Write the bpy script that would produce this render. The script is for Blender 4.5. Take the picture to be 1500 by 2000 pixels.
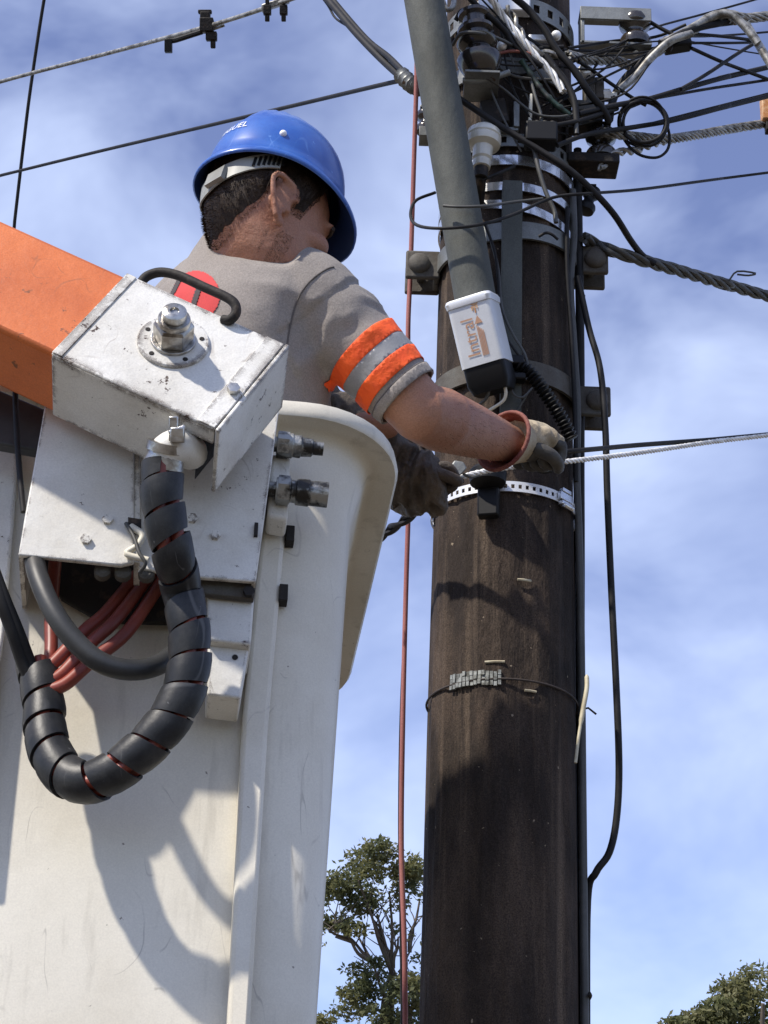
import bpy, bmesh, math, random
import numpy as np
from mathutils import Vector, Matrix, noise
from mathutils.bvhtree import BVHTree

random.seed(7)
scene = bpy.context.scene
for o in list(bpy.data.objects):
    bpy.data.objects.remove(o, do_unlink=True)
COL = scene.collection

# ------------------------------------------------------------------ camera
F = 3600.0                                   # focal length in photo pixels (photo 1500 x 2000)
PITCH, ROLL = math.radians(25.0), 0.030
CAM = Vector((0, 0, 1.6))
_r0 = Vector((1, 0, 0)); _u0 = Vector((0, -math.sin(PITCH), math.cos(PITCH)))
FW = Vector((0, math.cos(PITCH), math.sin(PITCH)))
RT = _r0 * math.cos(ROLL) + _u0 * math.sin(ROLL)
UP = _u0 * math.cos(ROLL) - _r0 * math.sin(ROLL)
cd = bpy.data.cameras.new('camera'); cam = bpy.data.objects.new('camera', cd); COL.objects.link(cam)
cam.matrix_world = Matrix(((RT.x, UP.x, -FW.x, CAM.x), (RT.y, UP.y, -FW.y, CAM.y), (RT.z, UP.z, -FW.z, CAM.z), (0, 0, 0, 1)))
cd.sensor_fit = 'VERTICAL'; cd.sensor_height = 36.0; cd.lens = 36.0 * F / 2000.0
cd.clip_start = 0.05; cd.clip_end = 3000
scene.camera = cam

# ------------------------------------------------------------------ light
SUN = Vector((-0.52, -0.42, 0.80)).normalized()
w = bpy.data.worlds.new('World'); scene.world = w; w.use_nodes = True
nt = w.node_tree; nt.nodes.clear()
def wn(t, **k):
    n = nt.nodes.new(t)
    for a, b in k.items(): setattr(n, a, b)
    return n
wo = wn('ShaderNodeOutputWorld'); bg = wn('ShaderNodeBackground'); bg.inputs['Strength'].default_value = 0.108
sky = wn('ShaderNodeTexSky', sky_type='NISHITA'); sky.sun_disc = False
sky.sun_elevation = math.asin(SUN.z); sky.sun_rotation = math.atan2(SUN.x, SUN.y)
sky.air_density = 1.0; sky.dust_density = 0.15; sky.ozone_density = 2.6; sky.altitude = 1200
tc = wn('ShaderNodeTexCoord')
mp = wn('ShaderNodeMapping'); mp.inputs['Scale'].default_value = (2.2, 2.2, 3.4); mp.inputs['Rotation'].default_value = (0.25, 0.3, 0.2)
nz = wn('ShaderNodeTexNoise'); nz.inputs['Scale'].default_value = 2.4; nz.inputs['Detail'].default_value = 5.0
nz.inputs['Roughness'].default_value = 0.52; nz.inputs['Distortion'].default_value = 0.25
rp = wn('ShaderNodeValToRGB'); rp.color_ramp.elements[0].position = 0.38; rp.color_ramp.elements[1].position = 0.66
rp.color_ramp.elements[0].color = (0.10, 0.10, 0.10, 1); rp.color_ramp.elements[1].color = (0.60, 0.60, 0.60, 1)
mx = wn('ShaderNodeMix', data_type='RGBA'); mx.inputs['B'].default_value = (6.2, 7.2, 9.6, 1)
hs = wn('ShaderNodeHueSaturation'); hs.inputs['Hue'].default_value = 0.520; hs.inputs['Saturation'].default_value = 1.06; hs.inputs['Value'].default_value = 1.1
L = nt.links.new
L(tc.outputs['Generated'], mp.inputs['Vector']); L(mp.outputs['Vector'], nz.inputs['Vector']); L(nz.outputs['Fac'], rp.inputs['Fac'])
L(sky.outputs['Color'], hs.inputs['Color'])
L(hs.outputs['Color'], mx.inputs['A']); L(rp.outputs['Color'], mx.inputs['Factor'])
L(mx.outputs['Result'], bg.inputs['Color']); L(bg.outputs['Background'], wo.inputs['Surface'])
sl = bpy.data.lights.new('sun', 'SUN'); sl.energy = 3.9; sl.angle = math.radians(1.6); sl.color = (1.0, 0.93, 0.83)
so = bpy.data.objects.new('sun', sl); COL.objects.link(so)
so.rotation_euler = (-SUN).to_track_quat('-Z', 'Y').to_euler(); so.location = (-3, -3, 9)
scene.view_settings.view_transform = 'Standard'; scene.view_settings.look = 'None'
scene.view_settings.exposure = 0.52; scene.view_settings.gamma = 1.0
scene.view_settings.use_curve_mapping = False
scene.render.engine = 'CYCLES'

# ------------------------------------------------------------------ geometry helpers
def ray(u, v): return FW + RT * ((u - 750) / F) + UP * ((1000 - v) / F)
def P(u, v, d): return CAM + ray(u, v) * d
def proj(p):
    q = Vector(p) - CAM; d = q.dot(FW)
    return 750 + F * q.dot(RT) / d, 1000 - F * q.dot(UP) / d, d
def on_plane(u, v, p0, n):
    r = ray(u, v); return CAM + r * ((p0 - CAM).dot(n) / r.dot(n))

class MB:
    def __init__(s): s.v = []; s.f = []
    def add(s, vs, fs):
        b = len(s.v); s.v += [Vector(x) for x in vs]; s.f += [[i + b for i in f] for f in fs]; return s
    def box(s, o, ax, ay, az, sx, sy, sz):
        """box centred on o, half sizes along three axes"""
        vs = [o + ax * (i * sx) + ay * (j * sy) + az * (k * sz) for i in (-1, 1) for j in (-1, 1) for k in (-1, 1)]
        return s.add(vs, [(0, 1, 3, 2), (4, 6, 7, 5), (0, 4, 5, 1), (2, 3, 7, 6), (0, 2, 6, 4), (1, 5, 7, 3)])
    def prism(s, poly, off):
        n = len(poly); vs = list(poly) + [p + off for p in poly]
        return s.add(vs, [tuple(range(n)), tuple(range(2 * n - 1, n - 1, -1))] + [(i, i + n, (i + 1) % n + n, (i + 1) % n) for i in range(n)])
    def rings(s, rings, caps=True, closed=True):
        n = len(rings[0]); vs = [p for r in rings for p in r]; fs = []
        for a in range(len(rings) - 1):
            for i in range(n if closed else n - 1):
                j = (i + 1) % n
                fs.append((a * n + i, a * n + j, (a + 1) * n + j, (a + 1) * n + i))
        if caps: fs.append(tuple(range(n - 1, -1, -1))); fs.append(tuple((len(rings) - 1) * n + i for i in range(n)))
        return s.add(vs, fs)
    def tube(s, pts, r, n=8, caps=True, sx=1.0):
        pts = [Vector(p) for p in pts]; k = len(pts)
        rs = r if isinstance(r, (list, tuple)) else [r] * k
        fr = frames(pts); rg = []
        for p, (t, a, b), q in zip(pts, fr, rs):
            rg.append([p + a * (math.cos(2 * math.pi * i / n) * q * sx) + b * (math.sin(2 * math.pi * i / n) * q) for i in range(n)])
        return s.rings(rg, caps)
    def lathe(s, o, ax, prof, n=20, caps=True):
        """prof: (distance along ax, radius)"""
        ax = ax.normalized(); a, b = perp(ax)
        return s.rings([[o + ax * h + (a * math.cos(2 * math.pi * i / n) + b * math.sin(2 * math.pi * i / n)) * max(q, 1e-5) for i in range(n)] for h, q in prof], caps)
    def ellipsoid(s, o, ax, ay, az, n=20, m=12):
        rg = []
        for j in range(m + 1):
            t = -math.pi / 2 + math.pi * j / m; c = max(math.cos(t), 1e-3)
            rg.append([o + ax * (math.cos(2 * math.pi * i / n) * c) + ay * (math.sin(2 * math.pi * i / n) * c) + az * math.sin(t) for i in range(n)])
        return s.rings(rg)
    def mesh(s, name='m', smooth=None):
        me = bpy.data.meshes.new(name); me.from_pydata([tuple(x) for x in s.v], [], s.f)
        bm = bmesh.new(); bm.from_mesh(me); bmesh.ops.recalc_face_normals(bm, faces=bm.faces); bm.to_mesh(me); bm.free()
        if smooth is not None:
            for p in me.polygons: p.use_smooth = True
            me.set_sharp_from_angle(angle=math.radians(smooth))
        return me

def perp(t):
    h = Vector((0, 0, 1)) if abs(t.z) < 0.9 else Vector((1, 0, 0))
    a = t.cross(h).normalized(); return a, t.cross(a).normalized()
def frames(pts):
    k = len(pts); ts = []
    for i in range(k):
        t = pts[min(i + 1, k - 1)] - pts[max(i - 1, 0)]
        ts.append(t.normalized() if t.length > 1e-9 else Vector((0, 0, 1)))
    a, b = perp(ts[0]); out = []
    for t in ts:
        a = a - t * a.dot(t)
        if a.length < 1e-6: a, _ = perp(t)
        a.normalize(); out.append((t, a.copy(), t.cross(a).normalized()))
    return out
def spline(pts, sub=6):
    pts = [Vector(p) for p in pts]
    if len(pts) < 3: return [pts[0].lerp(pts[-1], i / sub) for i in range(sub + 1)]
    e = [pts[0] * 2 - pts[1]] + pts + [pts[-1] * 2 - pts[-2]]; out = []
    for i in range(1, len(e) - 2):
        p0, p1, p2, p3 = e[i - 1:i + 3]
        for j in range(sub):
            t = j / sub
            out.append(0.5 * ((2 * p1) + (p2 - p0) * t + (2 * p0 - 5 * p1 + 4 * p2 - p3) * t * t + (3 * p1 - p0 - 3 * p2 + p3) * t ** 3))
    out.append(pts[-1]); return out
def resample(pts, step):
    out = [pts[0]]; acc = 0.0
    for a, b in zip(pts, pts[1:]):
        l = (b - a).length; t = step - acc
        while t <= l:
            out.append(a.lerp(b, t / l)); t += step
        acc = (acc + l) % step if l > 0 else acc
    return out
def PS(lst, sub=6):
    lst = list(lst)
    def on(a, b, du):                     # carry a line on beyond the picture edge
        k = du / (b[0] - a[0]); return (b[0] + du, b[1] + (b[1] - a[1]) * k, b[2] + (b[2] - a[2]) * k)
    if lst[-1][0] >= 1520: lst.append(on(lst[-2], lst[-1], 900))
    if lst[-1][0] <= -200: lst.append(on(lst[-2], lst[-1], -1500))
    if lst[0][0] >= 1520: lst.insert(0, on(lst[1], lst[0], 900))
    if lst[0][0] <= -200: lst.insert(0, on(lst[1], lst[0], -1500))
    return spline([P(*q) for q in lst], sub)

# ------------------------------------------------------------------ objects
def link(name, me, mat=None, parent=None):
    o = bpy.data.objects.new(name, me); COL.objects.link(o)
    if mat is not None and me is not None:
        if not me.materials: me.materials.append(mat)
    if parent is not None: o.parent = parent; o.matrix_parent_inverse = Matrix.Translation(-parent.location) if parent.type == 'EMPTY' and parent.parent is None else Matrix()
    return o
def obj(name, mb, mat, parent=None, smooth=35, bevel=0):
    me = mb.mesh(name, smooth); o = link(name, me, mat, None)
    if parent is not None: attach(o, parent)
    if bevel:
        m = o.modifiers.new('bevel', 'BEVEL'); m.width = bevel; m.segments = 2; m.limit_method = 'ANGLE'; m.angle_limit = math.radians(40)
    return o
def attach(o, parent):
    o.parent = parent
    off = Vector((0, 0, 0)); p = parent
    while p is not None: off += p.location; p = p.parent
    o.location = -off if o.type == 'MESH' else o.location - off
    # geometry is written in world coordinates; the mesh is shifted instead of the object
    if o.type == 'MESH':
        o.data.transform(Matrix.Translation(-off)); o.location = (0, 0, 0)
    return o
def thing(name, label, cat, loc, group=None):
    o = bpy.data.objects.new(name, None); COL.objects.link(o); o.location = loc
    o.empty_display_size = 0.05
    return tag(o, label, cat, group)
def tag(o, label, cat, group=None):
    o['label'] = label; o['category'] = cat
    if group: o['group'] = group
    return o

# ------------------------------------------------------------------ materials
def mat(name, col, rough=0.6, metal=0.0, var=None, vscale=8.0, vlo=0.4, vhi=0.65, stretch=(1, 1, 1), bump=0.0, bscale=40.0,
        wear=None, wear_w=0.004, wear_lo=0.5, spots=None, sscale=60.0, sthr=0.7, streak=None, grain=0.0, spec=0.5, trans=0.0, coat=0.0, film=None, scr=None, scr_t=0.006):
    m = bpy.data.materials.new(name); m.use_nodes = True; t = m.node_tree; t.nodes.clear(); K = t.links.new
    def N(ty, **k):
        n = t.nodes.new(ty)
        for a, b in k.items(): setattr(n, a, b)
        return n
    def ramp(src, lo, hi):
        r = N('ShaderNodeMapRange'); r.inputs['From Min'].default_value = lo; r.inputs['From Max'].default_value = hi; r.clamp = True
        K(src, r.inputs['Value']); return r.outputs['Result']
    def mix(fac, a, b):
        x = N('ShaderNodeMix', data_type='RGBA')
        K(fac, x.inputs['Factor']) if not isinstance(fac, float) else setattr(x.inputs['Factor'], 'default_value', fac)
        for s, q in (('A', a), ('B', b)):
            if isinstance(q, tuple): x.inputs[s].default_value = (*q, 1)
            else: K(q, x.inputs[s])
        return x.outputs['Result']
    out = N('ShaderNodeOutputMaterial'); b = N('ShaderNodeBsdfPrincipled'); K(b.outputs['BSDF'], out.inputs['Surface'])
    tcn = N('ShaderNodeTexCoord'); mpn = N('ShaderNodeMapping'); mpn.inputs['Scale'].default_value = stretch
    K(tcn.outputs['Object'], mpn.inputs['Vector'])
    def noi(scale, detail=4.0, rough_=0.55, vec=None, dist=0.0):
        n = N('ShaderNodeTexNoise'); n.inputs['Scale'].default_value = scale; n.inputs['Detail'].default_value = detail
        n.inputs['Roughness'].default_value = rough_; n.inputs['Distortion'].default_value = dist
        K(vec or mpn.outputs['Vector'], n.inputs['Vector']); return n.outputs['Fac']
    c = col
    if var is not None: c = mix(ramp(noi(vscale, 6.0, 0.6), vlo, vhi), col, var)
    if film is not None: c = mix(ramp(noi(3.1, 5.0, 0.65, tcn.outputs['Object']), 0.5, 0.72), c, film)
    if streak is not None:
        ms = N('ShaderNodeMapping'); ms.inputs['Scale'].default_value = (30, 30, 1.2); K(tcn.outputs['Object'], ms.inputs['Vector'])
        c = mix(ramp(noi(1.0, 4.0, 0.6, ms.outputs['Vector']), 0.56, 0.80), c, streak)
    if grain:
        g = noi(420.0, 2.0, 0.5, tcn.outputs['Object'])
        r = ramp(g, 0.25, 0.75); mm = N('ShaderNodeMix', data_type='RGBA', blend_type='MULTIPLY'); mm.inputs['Factor'].default_value = grain
        K(c, mm.inputs['A']) if not isinstance(c, tuple) else setattr(mm.inputs['A'], 'default_value', (*c, 1))
        K(r, mm.inputs['B']); c = mm.outputs['Result']
    if spots is not None: c = mix(ramp(noi(sscale, 3.0, 0.5, tcn.outputs['Object']), sthr, sthr + 0.03), c, spots)
    if scr is not None:
        for k, sc_ in enumerate(((9, 3, 5), (3, 11, 2.2), (16, 16, 3))):
            m2 = N('ShaderNodeMapping'); m2.inputs['Scale'].default_value = sc_; m2.inputs['Rotation'].default_value = (0.4 + k, 0.9 * k, 0.3 + 1.3 * k); K(tcn.outputs['Object'], m2.inputs['Vector'])
            f_ = noi(1.0, 2.0, 0.4, m2.outputs['Vector'], 0.4)
            sb = N('ShaderNodeMath', operation='SUBTRACT'); K(f_, sb.inputs[0]); sb.inputs[1].default_value = 0.5
            ab = N('ShaderNodeMath', operation='ABSOLUTE'); K(sb.outputs[0], ab.inputs[0])
            ln_ = ramp(ab.outputs[0], scr_t, scr_t * 0.3); mk = ramp(noi(1.3 + .4 * k, 3.0, 0.6, m2.outputs['Vector']), 0.55, 0.66)
            mu = N('ShaderNodeMath', operation='MULTIPLY'); K(ln_, mu.inputs[0]); K(mk, mu.inputs[1])
            mv = N('ShaderNodeMath', operation='MULTIPLY'); K(mu.outputs[0], mv.inputs[0]); mv.inputs[1].default_value = 0.6
            c = mix(mv.outputs[0], c, scr)
    if wear is not None:
        bv = N('ShaderNodeBevel'); bv.samples = 6; bv.inputs['Radius'].default_value = wear_w
        ge = N('ShaderNodeNewGeometry'); d = N('ShaderNodeVectorMath', operation='DOT_PRODUCT')
        K(bv.outputs['Normal'], d.inputs[0]); K(ge.outputs['Normal'], d.inputs[1])
        e = ramp(d.outputs['Value'], 1.0, 0.80)
        em = N('ShaderNodeMath', operation='MULTIPLY'); K(e, em.inputs[0]); em.inputs[1].default_value = 0.20
        ad = N('ShaderNodeMath', operation='ADD'); K(noi(48.0, 5.0, 0.75, tcn.outputs['Object']), ad.inputs[0]); K(em.outputs[0], ad.inputs[1])
        ad2 = N('ShaderNodeMath', operation='MULTIPLY_ADD'); K(noi(9.0, 2.0, 0.5, tcn.outputs['Object']), ad2.inputs[0]); ad2.inputs[1].default_value = 0.35; K(ad.outputs[0], ad2.inputs[2])
        c = mix(ramp(ad2.outputs[0], wear_lo, wear_lo + 0.025), c, wear)
    if isinstance(c, tuple): b.inputs['Base Color'].default_value = (*c, 1)
    else: K(c, b.inputs['Base Color'])
    b.inputs['Roughness'].default_value = rough; b.inputs['Metallic'].default_value = metal
    b.inputs['Specular IOR Level'].default_value = spec
    if coat: b.inputs['Coat Weight'].default_value = coat; b.inputs['Coat Roughness'].default_value = 0.15
    if bump:
        bp = N('ShaderNodeBump'); bp.inputs['Strength'].default_value = bump; bp.inputs['Distance'].default_value = 0.01
        K(noi(bscale, 6.0, 0.6), bp.inputs['Height']); K(bp.outputs['Normal'], b.inputs['Normal'])
    if trans:
        tr = N('ShaderNodeBsdfTranslucent'); ms_ = N('ShaderNodeMixShader'); ms_.inputs['Fac'].default_value = trans
        K(c, tr.inputs['Color']) if not isinstance(c, tuple) else setattr(tr.inputs['Color'], 'default_value', (*c, 1))
        K(b.outputs['BSDF'], ms_.inputs[1]); K(tr.outputs['BSDF'], ms_.inputs[2]); K(ms_.outputs['Shader'], out.inputs['Surface'])
    return m

RUST = (0.06, 0.035, 0.022)
M = {}
M['white_paint'] = mat('white_paint', (0.74, 0.725, 0.67), 0.42, var=(0.58, 0.56, 0.50), vscale=6, vlo=0.42, vhi=0.72, film=(0.66, 0.62, 0.53), spots=(0.13, 0.11, 0.09), sscale=80, sthr=0.735, scr=(0.40, 0.37, 0.32), wear=RUST, wear_w=0.012, wear_lo=0.86, grain=0.14, bump=0.10, bscale=60)
M['housing_paint'] = mat('housing_paint', (0.78, 0.765, 0.715), 0.38, var=(0.60, 0.575, 0.515), vscale=9, vlo=0.42, vhi=0.72, film=(0.68, 0.64, 0.56), spots=(0.12, 0.09, 0.07), sscale=66, sthr=0.725, scr=(0.34, 0.30, 0.26), wear=RUST, wear_w=0.016, wear_lo=0.835, grain=0.18, bump=0.14, bscale=50)
M['fibreglass'] = mat('fibreglass', (0.76, 0.72, 0.615), 0.42, var=(0.61, 0.565, 0.46), vscale=2.6, vlo=0.40, vhi=0.74, film=(0.64, 0.59, 0.48), streak=(0.50, 0.465, 0.385), spots=(0.24, 0.21, 0.17), sscale=85, sthr=0.735, scr=(0.36, 0.33, 0.28), scr_t=0.005, grain=0.12, bump=0.08, bscale=24)
M['orange_paint'] = mat('orange_paint', (0.72, 0.185, 0.045), 0.45, var=(0.56, 0.125, 0.025), vscale=5, spots=(0.22, 0.07, 0.02), sscale=34, sthr=0.68, scr=(0.30, 0.09, 0.03), wear=(0.25, 0.08, 0.03), wear_w=0.012, wear_lo=0.87, grain=0.2, bump=0.1)
M['wood'] = mat('wood', (0.042, 0.031, 0.025), 0.85, var=(0.115, 0.082, 0.060), vscale=14.0, vlo=0.40, vhi=0.68, stretch=(1, 1, 0.3), bump=1.0, bscale=46, spots=(0.27, 0.215, 0.155), sscale=74, sthr=0.725, streak=(0.19, 0.14, 0.10), grain=0.7, film=(0.025, 0.020, 0.017), spec=0.2)
M['galv'] = mat('galv', (0.27, 0.28, 0.27), 0.5, 0.55, var=(0.17, 0.175, 0.165), vscale=14, bump=0.12, bscale=50, grain=0.3, spots=(0.12, 0.08, 0.05), sscale=45, sthr=0.70)
M['pipe_steel'] = mat('pipe_steel', (0.10, 0.106, 0.094), 0.72, 0.1, var=(0.06, 0.064, 0.055), vscale=9, stretch=(1, 1, 0.4), bump=0.2, bscale=45, grain=0.35, film=(0.14, 0.147, 0.135), streak=(0.10, 0.10, 0.08))
M['cast_steel'] = mat('cast_steel', (0.115, 0.11, 0.095), 0.75, 0.1, var=(0.075, 0.06, 0.045), vscale=16, bump=0.25, bscale=50, grain=0.3)
M['bright_steel'] = mat('bright_steel', (0.85, 0.86, 0.86), 0.22, 0.9, var=(0.62, 0.62, 0.62), vscale=20, bump=0.06, grain=0.08)
M['white_strap'] = mat('white_strap', (0.78, 0.79, 0.80), 0.35, 0.25, grain=0.08)
M['chrome'] = mat('chrome', (0.52, 0.51, 0.48), 0.3, 0.9, var=(0.16, 0.14, 0.12), vscale=34, bump=0.15, bscale=90)
M['fitting'] = mat('fitting', (0.34, 0.34, 0.32), 0.38, 0.8, var=(0.04, 0.038, 0.035), vscale=38, vlo=0.44, vhi=0.58, bump=0.25, bscale=80)
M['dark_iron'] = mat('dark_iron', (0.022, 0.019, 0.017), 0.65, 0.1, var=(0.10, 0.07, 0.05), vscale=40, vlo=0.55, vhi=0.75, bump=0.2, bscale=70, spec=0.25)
M['black_rubber'] = mat('black_rubber', (0.022, 0.023, 0.024), 0.5, var=(0.045, 0.045, 0.043), vscale=12, grain=0.2, bump=0.05)
M['wrap'] = mat('wrap', (0.016, 0.0175, 0.020), 0.45, var=(0.055, 0.054, 0.052), vscale=22, vlo=0.46, vhi=0.8, spots=(0.16, 0.16, 0.16), sscale=110, sthr=0.74, scr=(0.12, 0.12, 0.12), grain=0.3, spec=0.35, bump=0.1)
M['red_hose'] = mat('red_hose', (0.28, 0.05, 0.028), 0.45, var=(0.16, 0.03, 0.02), vscale=9, grain=0.2)
M['cable'] = mat('cable', (0.010, 0.0095, 0.010), 0.6, var=(0.022, 0.021, 0.021), vscale=20, grain=0.2, spec=0.25)
M['grey_cable'] = mat('grey_cable', (0.085, 0.085, 0.08), 0.55, var=(0.06, 0.06, 0.055), vscale=18, grain=0.3)
M['alu'] = mat('alu', (0.42, 0.41, 0.38), 0.45, 0.5, var=(0.13, 0.12, 0.10), vscale=45, vlo=0.42, vhi=0.62, grain=0.3)
M['bright_wire'] = mat('bright_wire', (0.86, 0.86, 0.84), 0.4, 0.15, var=(0.60, 0.59, 0.56), vscale=60)
M['cream_wire'] = mat('cream_wire', (0.62, 0.58, 0.47), 0.5)
M['green_sleeve'] = mat('green_sleeve', (0.012, 0.045, 0.028), 0.5, var=(0.02, 0.02, 0.02), vscale=25)
M['rope'] = mat('rope', (0.42, 0.16, 0.14), 0.75, var=(0.33, 0.11, 0.10), vscale=10, stretch=(1, 1, 0.3), grain=0.3)
M['porcelain'] = mat('porcelain', (0.62, 0.60, 0.52), 0.22, var=(0.48, 0.45, 0.37), vscale=12, coat=0.4)
M['brown_glaze'] = mat('brown_glaze', (0.018, 0.014, 0.012), 0.2, coat=0.5, var=(0.05, 0.04, 0.03), vscale=15)
M['ballast_white'] = mat('ballast_white', (0.70, 0.72, 0.74), 0.35, 0.05, var=(0.60, 0.61, 0.62), vscale=10, grain=0.08)
M['rust_stain'] = mat('rust_stain', (0.45, 0.19, 0.06), 0.7, var=(0.62, 0.42, 0.25), vscale=60)
M['black_plastic'] = mat('black_plastic', (0.007, 0.007, 0.0075), 0.5, grain=0.2, spec=0.25)
M['brand_print'] = mat('brand_print', (0.52, 0.30, 0.19), 0.5)
M['skin'] = None
M['shirt'] = mat('shirt', (0.33, 0.30, 0.275), 0.9, var=(0.28, 0.253, 0.232), vscale=3, grain=0.35, bump=0.12, bscale=160, spec=0.2)
M['seam'] = mat('seam', (0.10, 0.09, 0.085), 0.95)
M['hiviz'] = mat('hiviz', (0.95, 0.115, 0.012), 0.7, var=(0.85, 0.085, 0.01), vscale=40, bump=0.3, bscale=90)
M['reflective'] = mat('reflective', (0.33, 0.33, 0.33), 0.5, 0.2, grain=0.2, bump=0.1, bscale=120)
M['logo_red'] = mat('logo_red', (0.55, 0.045, 0.045), 0.8, grain=0.15)
M['logo_dark'] = mat('logo_dark', (0.05, 0.04, 0.042), 0.8)
M['helmet_blue'] = mat('helmet_blue', (0.018, 0.085, 0.38), 0.34, var=(0.032, 0.125, 0.45), vscale=14, coat=0.3, grain=0.12, scr=(0.12, 0.25, 0.6), spots=(0.10, 0.22, 0.55), sscale=90, sthr=0.72)
M['helmet_inner'] = mat('helmet_inner', (0.012, 0.035, 0.12), 0.5)
M['harness'] = mat('harness', (0.30, 0.31, 0.29), 0.5, var=(0.22, 0.22, 0.20), vscale=20)
M['white_print'] = mat('white_print', (0.85, 0.86, 0.88), 0.4)
M['hair'] = mat('hair', (0.030, 0.019, 0.013), 0.65, var=(0.055, 0.036, 0.024), vscale=60, grain=0.4, spec=0.3)
M['leather_cream'] = mat('leather_cream', (0.50, 0.42, 0.29), 0.75, var=(0.33, 0.26, 0.17), vscale=22, bump=0.35, bscale=45, grain=0.3)
M['leather_red'] = mat('leather_red', (0.19, 0.045, 0.033), 0.75, var=(0.28, 0.10, 0.07), vscale=40, grain=0.4, bump=0.3, bscale=90)
M['leather_dark'] = mat('leather_dark', (0.035, 0.033, 0.030), 0.65, var=(0.075, 0.065, 0.05), vscale=25, bump=0.3, bscale=50)
M['leather_brown'] = mat('leather_brown', (0.125, 0.092, 0.062), 0.65, var=(0.055, 0.042, 0.030), vscale=16, bump=0.8, bscale=45, grain=0.3)
M['trousers'] = mat('trousers', (0.07, 0.07, 0.065), 0.9, grain=0.3)
M['boot'] = mat('boot', (0.02, 0.018, 0.016), 0.6)
M['eye_white'] = mat('eye_white', (0.6, 0.58, 0.55), 0.3)
M['bark'] = mat('bark', (0.085, 0.068, 0.052), 0.9, var=(0.15, 0.125, 0.10), vscale=3, bump=0.5, bscale=12)
M['leaf_dark'] = mat('leaf_dark', (0.14, 0.16, 0.075), 0.6, var=(0.23, 0.22, 0.085), vscale=1.8, vlo=0.42, vhi=0.62, grain=0.3, trans=0.5)
M['leaf_olive'] = mat('leaf_olive', (0.17, 0.185, 0.075), 0.6, var=(0.25, 0.235, 0.11), vscale=2.4, grain=0.3, trans=0.5)
M['grass'] = mat('paving', (0.11, 0.09, 0.065), 0.95, var=(0.08, 0.065, 0.045), vscale=0.4, bump=0.3, bscale=6)
M['tie_wire'] = mat('tie_wire', (0.035, 0.025, 0.02), 0.7)
M['plate'] = mat('plate', (0.30, 0.315, 0.30), 0.6, 0.3, var=(0.07, 0.07, 0.06), vscale=90)
M['shell_pale'] = mat('pale_tag', (0.55, 0.50, 0.36), 0.6, var=(0.35, 0.30, 0.2), vscale=30)

def skin_mat():
    m = mat('skin', (0.42, 0.215, 0.14), 0.55, var=(0.33, 0.145, 0.09), vscale=13, vlo=0.4, vhi=0.70, bump=0.2, bscale=150, grain=0.3, spec=0.35)
    b = [n for n in m.node_tree.nodes if n.type == 'BSDF_PRINCIPLED'][0]
    b.inputs['Subsurface Weight'].default_value = 0.12; b.inputs['Subsurface Radius'].default_value = (0.012, 0.004, 0.002)
    b.inputs['Subsurface Scale'].default_value = 0.6
    return m
M['skin'] = skin_mat()

# ------------------------------------------------------------------ ground
g = MB(); g.add([(-900, -900, 0), (900, -900, 0), (900, 900, 0), (-900, 900, 0)], [(0, 1, 2, 3)])
go = obj('ground', g, M['grass']); go['kind'] = 'structure'

# ------------------------------------------------------------------ pole
A0 = P(984, 1000, 3.62)
def _solve_top():
    lo, hi = 3.0, 6.0
    for _ in range(60):
        m_ = (lo + hi) / 2
        if P(994, -60, m_).y < A0.y: lo = m_
        else: hi = m_
    return P(994, -60, lo)
A1 = _solve_top(); AX = (A1 - A0).normalized()
POLE_R = 0.1385
def axis_at(h): return A0 + AX * h
PX = (Vector((1, 0, 0)) - AX * AX.x).normalized(); PY = AX.cross(PX).normalized()   # PY away from the camera
def hv(v, roff=0.0):
    """height on the axis whose front surface point shows on photo row v"""
    lo, hi = -3.0, 3.0
    for _ in range(50):
        m_ = (lo + hi) / 2
        if proj(axis_at(m_) - PY * (POLE_R + roff))[1] > v: lo = m_
        else: hi = m_
    return lo
def pp(v, ang, off=0.0, dz=0.0):
    """point on the pole: row v of the front, angle in degrees from the front towards the right"""
    a = math.radians(ang); return axis_at(hv(v) + dz) + (PX * math.sin(a) - PY * math.cos(a)) * (POLE_R + off)
def Dp(v): return proj(axis_at(hv(v)))[2]
hb, ht = -(A0.z / AX.z) - 0.3, hv(-700)
pole = thing('utility_pole', 'tall dark weathered wooden utility pole carrying all the clamps and cables', 'utility pole', axis_at(hb + 0.3))
mb = MB(); NS, NA = 170, 96; rg = []
for k in range(NS + 1):
    h = hb + (ht - hb) * k / NS; r = []
    for i in range(NA):
        a = 2 * math.pi * i / NA
        d = Vector((math.cos(a) * 2.0, math.sin(a) * 2.0, h * 0.7))
        rr = POLE_R - 0.002 + 0.006 * noise.noise(d) + 0.0035 * noise.noise(Vector((math.cos(a) * 14, math.sin(a) * 14, h * 1.6)))
        c = noise.noise(Vector((math.cos(a) * 9 + 5, math.sin(a) * 9, h * 0.55)))
        if abs(c) < 0.045: rr -= 0.004 * (1 - abs(c) / 0.045)
        r.append(axis_at(h) + PX * (math.cos(a) * rr) + PY * (math.sin(a) * rr))
    rg.append(r)
mb.rings(rg); obj('pole_shaft', mb, M['wood'], pole, 60)

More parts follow.
